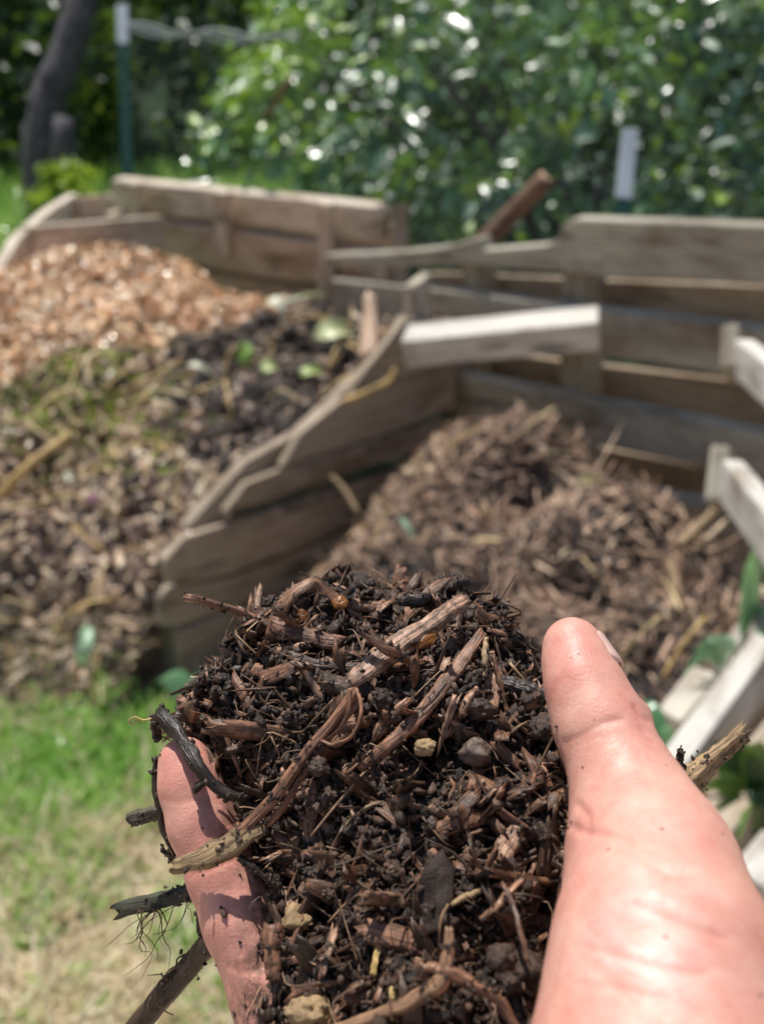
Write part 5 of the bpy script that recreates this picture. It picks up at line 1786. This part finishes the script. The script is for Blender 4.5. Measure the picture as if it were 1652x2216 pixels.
S('splinter', 'tiny pale splinter above the fine dark twig', 'splinter', [(412, 1466, .260), (450, 1467, .259), (500, 1478, .257)], [.0003, .0006, .0004], M['twig_clean'], .95)
S('bark_strip', 'dark hollow bark fragment lying across the upper left middle', 'bark strip', [(700, 1475, .240), (768, 1490, .239), (820, 1510, .24)], [.0018, .0022, .0018], M['twig'], .2, .6)
S('twig', 'dark brown stick lying level across the upper left of the handful', 'twig', [(628, 1420, .250), (690, 1438, .248), (770, 1446, .247), (812, 1450, .248)], [.0013, .0015, .0013, .0009], M['twig'], .3)
S('twig', 'short thick reddish stub at the left of the level dark stick', 'twig', [(604, 1412, .256), (640, 1402, .255), (668, 1396, .256)], [.0012, .0011, .0008], M['twig'], .75)
S('wood_chip', 'pale fibrous chip beside the long twig in the left middle', 'wood chip', [(690, 1588, .237), (740, 1568, .236), (790, 1552, .237)], [.0016, .0024, .0018], M['chip_wet'], .8, .4)
S('splinter', 'upright straw coloured splinter near the thumb', 'splinter', [(1047, 1462, .240), (1050, 1420, .2425), (1050, 1382, .245)], [.0009, .0010, .0007], M['twig_clean'], .75)
S('splinter', 'orange tipped splinter leaning right below the upright one', 'splinter', [(1000, 1545, .230), (1015, 1512, .232), (1030, 1488, .233)], [.0010, .0011, .0006], M['chip_wet'], .75)
S('twig', 'curled dark twig beside the thumb tip', 'twig', [(1122, 1365, .246), (1140, 1388, .244), (1165, 1420, .242), (1185, 1450, .242)], [.0007, .0010, .0010, .0008], M['twig'], .15, rough=.4)
S('twig', 'dark mossy stick lying against the thumb pad', 'twig', [(1065, 1470, .243), (1120, 1490, .2395), (1180, 1512, .236)], [.0013, .0017, .0014], M['twig'], .05, rough=.3)
S('splinter', 'tall thin brown splinter right of the upright straw splinter', 'splinter', [(1098, 1540, .238), (1082, 1480, .240), (1068, 1420, .243)], [.0008, .0009, .0005], M['twig'], .5)
S('stem', 'fine pale stem lying near the centre of the handful', 'stem', [(745, 1790, .2235), (785, 1752, .222), (825, 1735, .222)], [.0005, .0006, .0004], M['twig_clean'], .6)
S('wood_chip', 'upright dark splintered chip in the left middle of the handful', 'wood chip', [(668, 1800, .2265), (674, 1740, .2275), (678, 1690, .229)], [.0017, .0016, .0009], M['chip_wet'], .3, .5)
S('wood_chip', 'narrow grey chip standing at the lower left by the little finger', 'wood chip', [(596, 2120, .2105), (592, 2060, .2125), (590, 2010, .2145)], [.0017, .0016, .0019], M['chip_wet'], .45, .6)
S('bark_strip', 'black shiny twig under the tan stone by the little finger', 'twig', [(520, 1858, .2235), (550, 1882, .2215), (580, 1905, .221), (602, 1920, .221)], [.0008, .0010, .0009, .0008], M['twig'], .0, rough=.3)
S('wood_chip', 'pale chip fan in the right lower middle of the handful', 'wood chip', [(1085, 1860, .2095), (1110, 1820, .212), (1122, 1780, .2145)], [.0022, .0026, .0013], M['chip_wet'], .82, .35)
S('wood_chip', 'brownish grey flat chip below the pale chip fan', 'wood chip', [(945, 1800, .217), (1000, 1775, .217), (1050, 1770, .218)], [.0015, .0026, .0018], M['chip_wet'], .6, .5)
S('stem', 'tan stem lying aslant in the lower right of the handful', 'stem', [(970, 1960, .1995), (1010, 1940, .199), (1045, 1925, .199)], [.0005, .0006, .0005], M['twig_clean'], .7)
S('root', 'orange brown forked root curving along the bottom edge of the handful', 'root', [(700, 2236, .1905), (800, 2205, .187), (900, 2160, .184), (955, 2120, .1825), (968, 2060, .184), (972, 2010, .186)], [.0009, .0012, .0014, .0015, .0012, .0007], M['twig'], .88, n=44, rough=.08)
S('root', 'thinner root branching right from the orange forked root', 'root', [(965, 2100, .1825), (1020, 2130, .181), (1080, 2170, .180), (1120, 2230, .178)], [.0012, .0010, .0009, .0007], M['twig'], .6, n=30, rough=.08)
S('root', 'reddish brown root curving left under the orange root', 'root', [(900, 2090, .1845), (940, 2096, .1835), (966, 2112, .1828)], [.0008, .0009, .0009], M['twig'], .7)
S('stem', 'yellowish fibre at the lower middle edge', 'stem', [(842, 2216, .1875), (850, 2170, .188), (846, 2140, .189)], [.0006, .0006, .0004], M['straw'], .5)
S('stem', 'long thin root in the right lower part near the heel of the thumb', 'root', [(1140, 2080, .182), (1125, 2020, .185), (1110, 1960, .190), (1090, 1915, .194)], [.0007, .0006, .0006, .0005], M['twig'], .4)
S('stem', 'curved brown rootlet right of the dark leaf flake', 'root', [(1040, 1990, .194), (1075, 1965, .194), (1100, 1935, .195), (1130, 1905, .197)], [.0006, .0009, .0009, .0006], M['twig'], .75)
S('splinter', 'slim tan splinter standing in the lower left middle', 'splinter', [(806, 2110, .196), (816, 2060, .199), (826, 2010, .202)], [.0006, .0007, .0004], M['straw'], .25)
S('stick', 'pale split dry stick jutting right from behind the base of the thumb', 'stick', [(1440, 1735, .2545), (1490, 1690, .256), (1545, 1640, .2575), (1602, 1590, .259)], [.0030, .0033, .0026, .0020], M['twig_clean'], .72, .7, 34, 14, rough=.22, jag=1.3)
S('twig', 'thin side twig hanging from the pale split stick', 'twig', [(1520, 1648, .2555), (1514, 1680, .2555), (1512, 1708, .2555)], [.0005, .0004, .0005], M['twig_clean'], .55)
S('twig', 'tiny dark curled bark flakes on the pale split stick by the thumb', 'bark', [(1478, 1628, .2535), (1470, 1645, .2535), (1478, 1662, .2535)], [.0006, .0009, .0007], M['twig'], .05, rough=.4)


def clod(name, lab, cat, u, v, z, r, mat, seed, sq=(1, .85, .8), amp=1.0):
    bm = bmesh.new(); bmesh.ops.create_icosphere(bm, subdivisions=4, radius=1.0)
    V_ = np.array([q.co[:] for q in bm.verts]); F_ = np.array([[q.index for q in f.verts] for f in bm.faces]); bm.free()
    V_ = V_ * (1 + amp * (.5 * fbm(V_ * 1.1 + seed * 5.3, 3, .5) + (.10 if name == 'stone' else .30) * fbm(V_ * 4 + seed, 4, .7)))[:, None] * np.array(sq) * r
    o = link(name, make_mesh(name, V_, [F_], [mat], np.clip(.4 + fbm(V_ * 500, 2), 0, 1), V_), loc=Vector(P(u, v, z)))
    return tag(o, lab, cat)

clod('stone', 'tan pebble at the lower left of the handful beside the little finger', 'pebble', 642, 1988, .2175, .0036, M['stone_tan'], 1)
clod('stone', 'dark grey pebble in the right middle of the handful', 'pebble', 1030, 1628, .2285, .0040, M['stone_grey'], 2, (1, .8, .8))
clod('stone', 'small yellowish brown pebble left of the dark grey pebble', 'pebble', 918, 1618, .2285, .0026, M['stone_tan'], 3)
clod('clod', 'shiny wet black clod at the left side above the little finger', 'clod', 510, 1592, .2445, .0052, M['soil_wet_shade'], 4)
clod('clod', 'grey brown crumbly clod below the orange tipped splinter', 'clod', 1035, 1535, .2325, .0036, M['crumb'], 5, (1.2, .7, .8))
clod('clod', 'round dark clod hanging on the long reddish twig', 'clod', 690, 1660, .2235, .0026, M['crumb'], 6)
clod('clod', 'brown earth clod in the lower right by the heel of the thumb', 'clod', 1085, 2070, .1865, .0030, M['crumb'], 7)
clod('clod', 'dark crumbly clod touching the lower thumb', 'clod', 1180, 1575, .2325, .0042, M['crumb'], 8)
clod('clod', 'dull ochre clod at the bottom left of the handful', 'clod', 670, 2195, .198, .0040, M['stone_tan'], 9, (1.2, .7, .8))


def flake(lab, cat, pts, mat, rnd, bulge=.0006):
    """thin torn leaf: an outline (u, v, z) filled and slightly domed"""
    w_ = np.array([P(*q) for q in pts]); c = w_.mean(0)
    rings = 7; k = len(w_) * 4
    out = np.array([w_[int(i / 4) % len(w_)] * (1 - (i % 4) / 4) + w_[(int(i / 4) + 1) % len(w_)] * ((i % 4) / 4) for i in range(k)])
    out = out + (fbm(out * 900, 2)[:, None] * .0008) * RNG.normal(size=(k, 3)) * .6
    V_ = [c - AX_F * bulge]
    for r in range(1, rings + 1):
        t = r / rings
        ring = c + (out - c) * t
        ring = ring - AX_F[None] * bulge * (1 - t * t) + (fbm(ring * 220, 3)[:, None] * .0009) * AX_F[None]
        V_ += list(ring)
    V_ = np.array(V_)
    T = [(0, 1 + i, 1 + (i + 1) % k) for i in range(k)]
    Qd_ = [(1 + (r - 1) * k + i, 1 + r * k + i, 1 + r * k + (i + 1) % k, 1 + (r - 1) * k + (i + 1) % k) for r in range(1, rings) for i in range(k)]
    o = link('leaf_flake', make_mesh('leaf_flake', V_ - c, [np.array(T), np.array(Qd_)], [mat], np.full(len(V_), rnd), V_ - c), loc=Vector(c))
    o.modifiers.new('thick', 'SOLIDIFY').thickness = .0004
    return tag(o, lab, cat)

M['leaf_wet'] = mat_soil('leaf_wet', (0.018, 0.011, 0.008), (0.040, 0.025, 0.018), (0.10, 0.062, 0.043), 200, 0.45, 0.22, 0.0006)
M['leaf_orange'] = mat_leaf('leaf_orange', [(0, (0.12, 0.04, 0.012)), (1, (0.38, 0.15, 0.03))], .35, .5, .35, (.6, .22, .03))
flake('large black wet leaf flake standing in the lower middle of the handful', 'leaf', [(885, 1985, .2005), (915, 1880, .2035), (955, 1840, .2055), (985, 1880, .2035), (978, 1960, .1995), (955, 2010, .197), (905, 2035, .197)], M['leaf_wet'], .3)
flake('small orange leaf scrap near the bark arch', 'leaf', [(718, 1300, .2655), (735, 1290, .2655), (755, 1298, .2655), (748, 1316, .264), (724, 1318, .264)], M['leaf_orange'], .7)
flake('small orange leaf scrap beneath the largest pale chip', 'leaf', [(895, 1392, .2455), (915, 1375, .247), (945, 1372, .248), (940, 1392, .246), (905, 1405, .245)], M['leaf_orange'], .6)
flake('orange brown curled leaf bit left under the arch', 'leaf', [(636, 1330, .2635), (652, 1318, .2635), (668, 1328, .263), (662, 1345, .262), (640, 1346, .262)], M['leaf_orange'], .3)
flake('torn brown leaf bit lying right of centre above the lower chips', 'leaf', [(1040, 1748, .2195), (1075, 1715, .221), (1110, 1730, .2205), (1100, 1775, .217), (1060, 1785, .216)], M['leaf_wet'], .9)


# grit clinging to the twigs and chips, then the compost itself
for V_, _, r_ in STUCK:
    L_ = np.linalg.norm(V_.max(0) - V_.min(0))
    k_ = int(40 + L_ * 2000)
    i_ = RNG.integers(0, len(V_), k_)
    nz_ = fbm(V_[i_] * 260, 2)
    i_ = i_[(nz_ > -.05) & ((V_[i_] - V_.mean(0)) @ AX_F < r_ * 1.0)]
    q_ = V_[i_] + RNG.normal(size=(len(i_), 3)) * r_ * .28
    s_ = np.clip(RNG.lognormal(-8.1, .5, len(i_)), .00012, .0008)
    m3 = scaled(rand_rot(len(i_)), s_ * 1.3, s_, s_ * .8)
    for k in range(6):
        BC.instances(*ICO[k], m3[k::6], (q_ - WB)[k::6], RNG.beta(1.2, 2.6, len(i_))[k::6], 1)
o = link('compost', BC.mesh('compost', [M['soil_wet_shade'], M['crumb'], M['fibre'], M['chip_wet']]), loc=Vector(WB))
tag(o, 'moist dark crumbly compost heaped in the cupped hand', 'compost', kind='stuff')
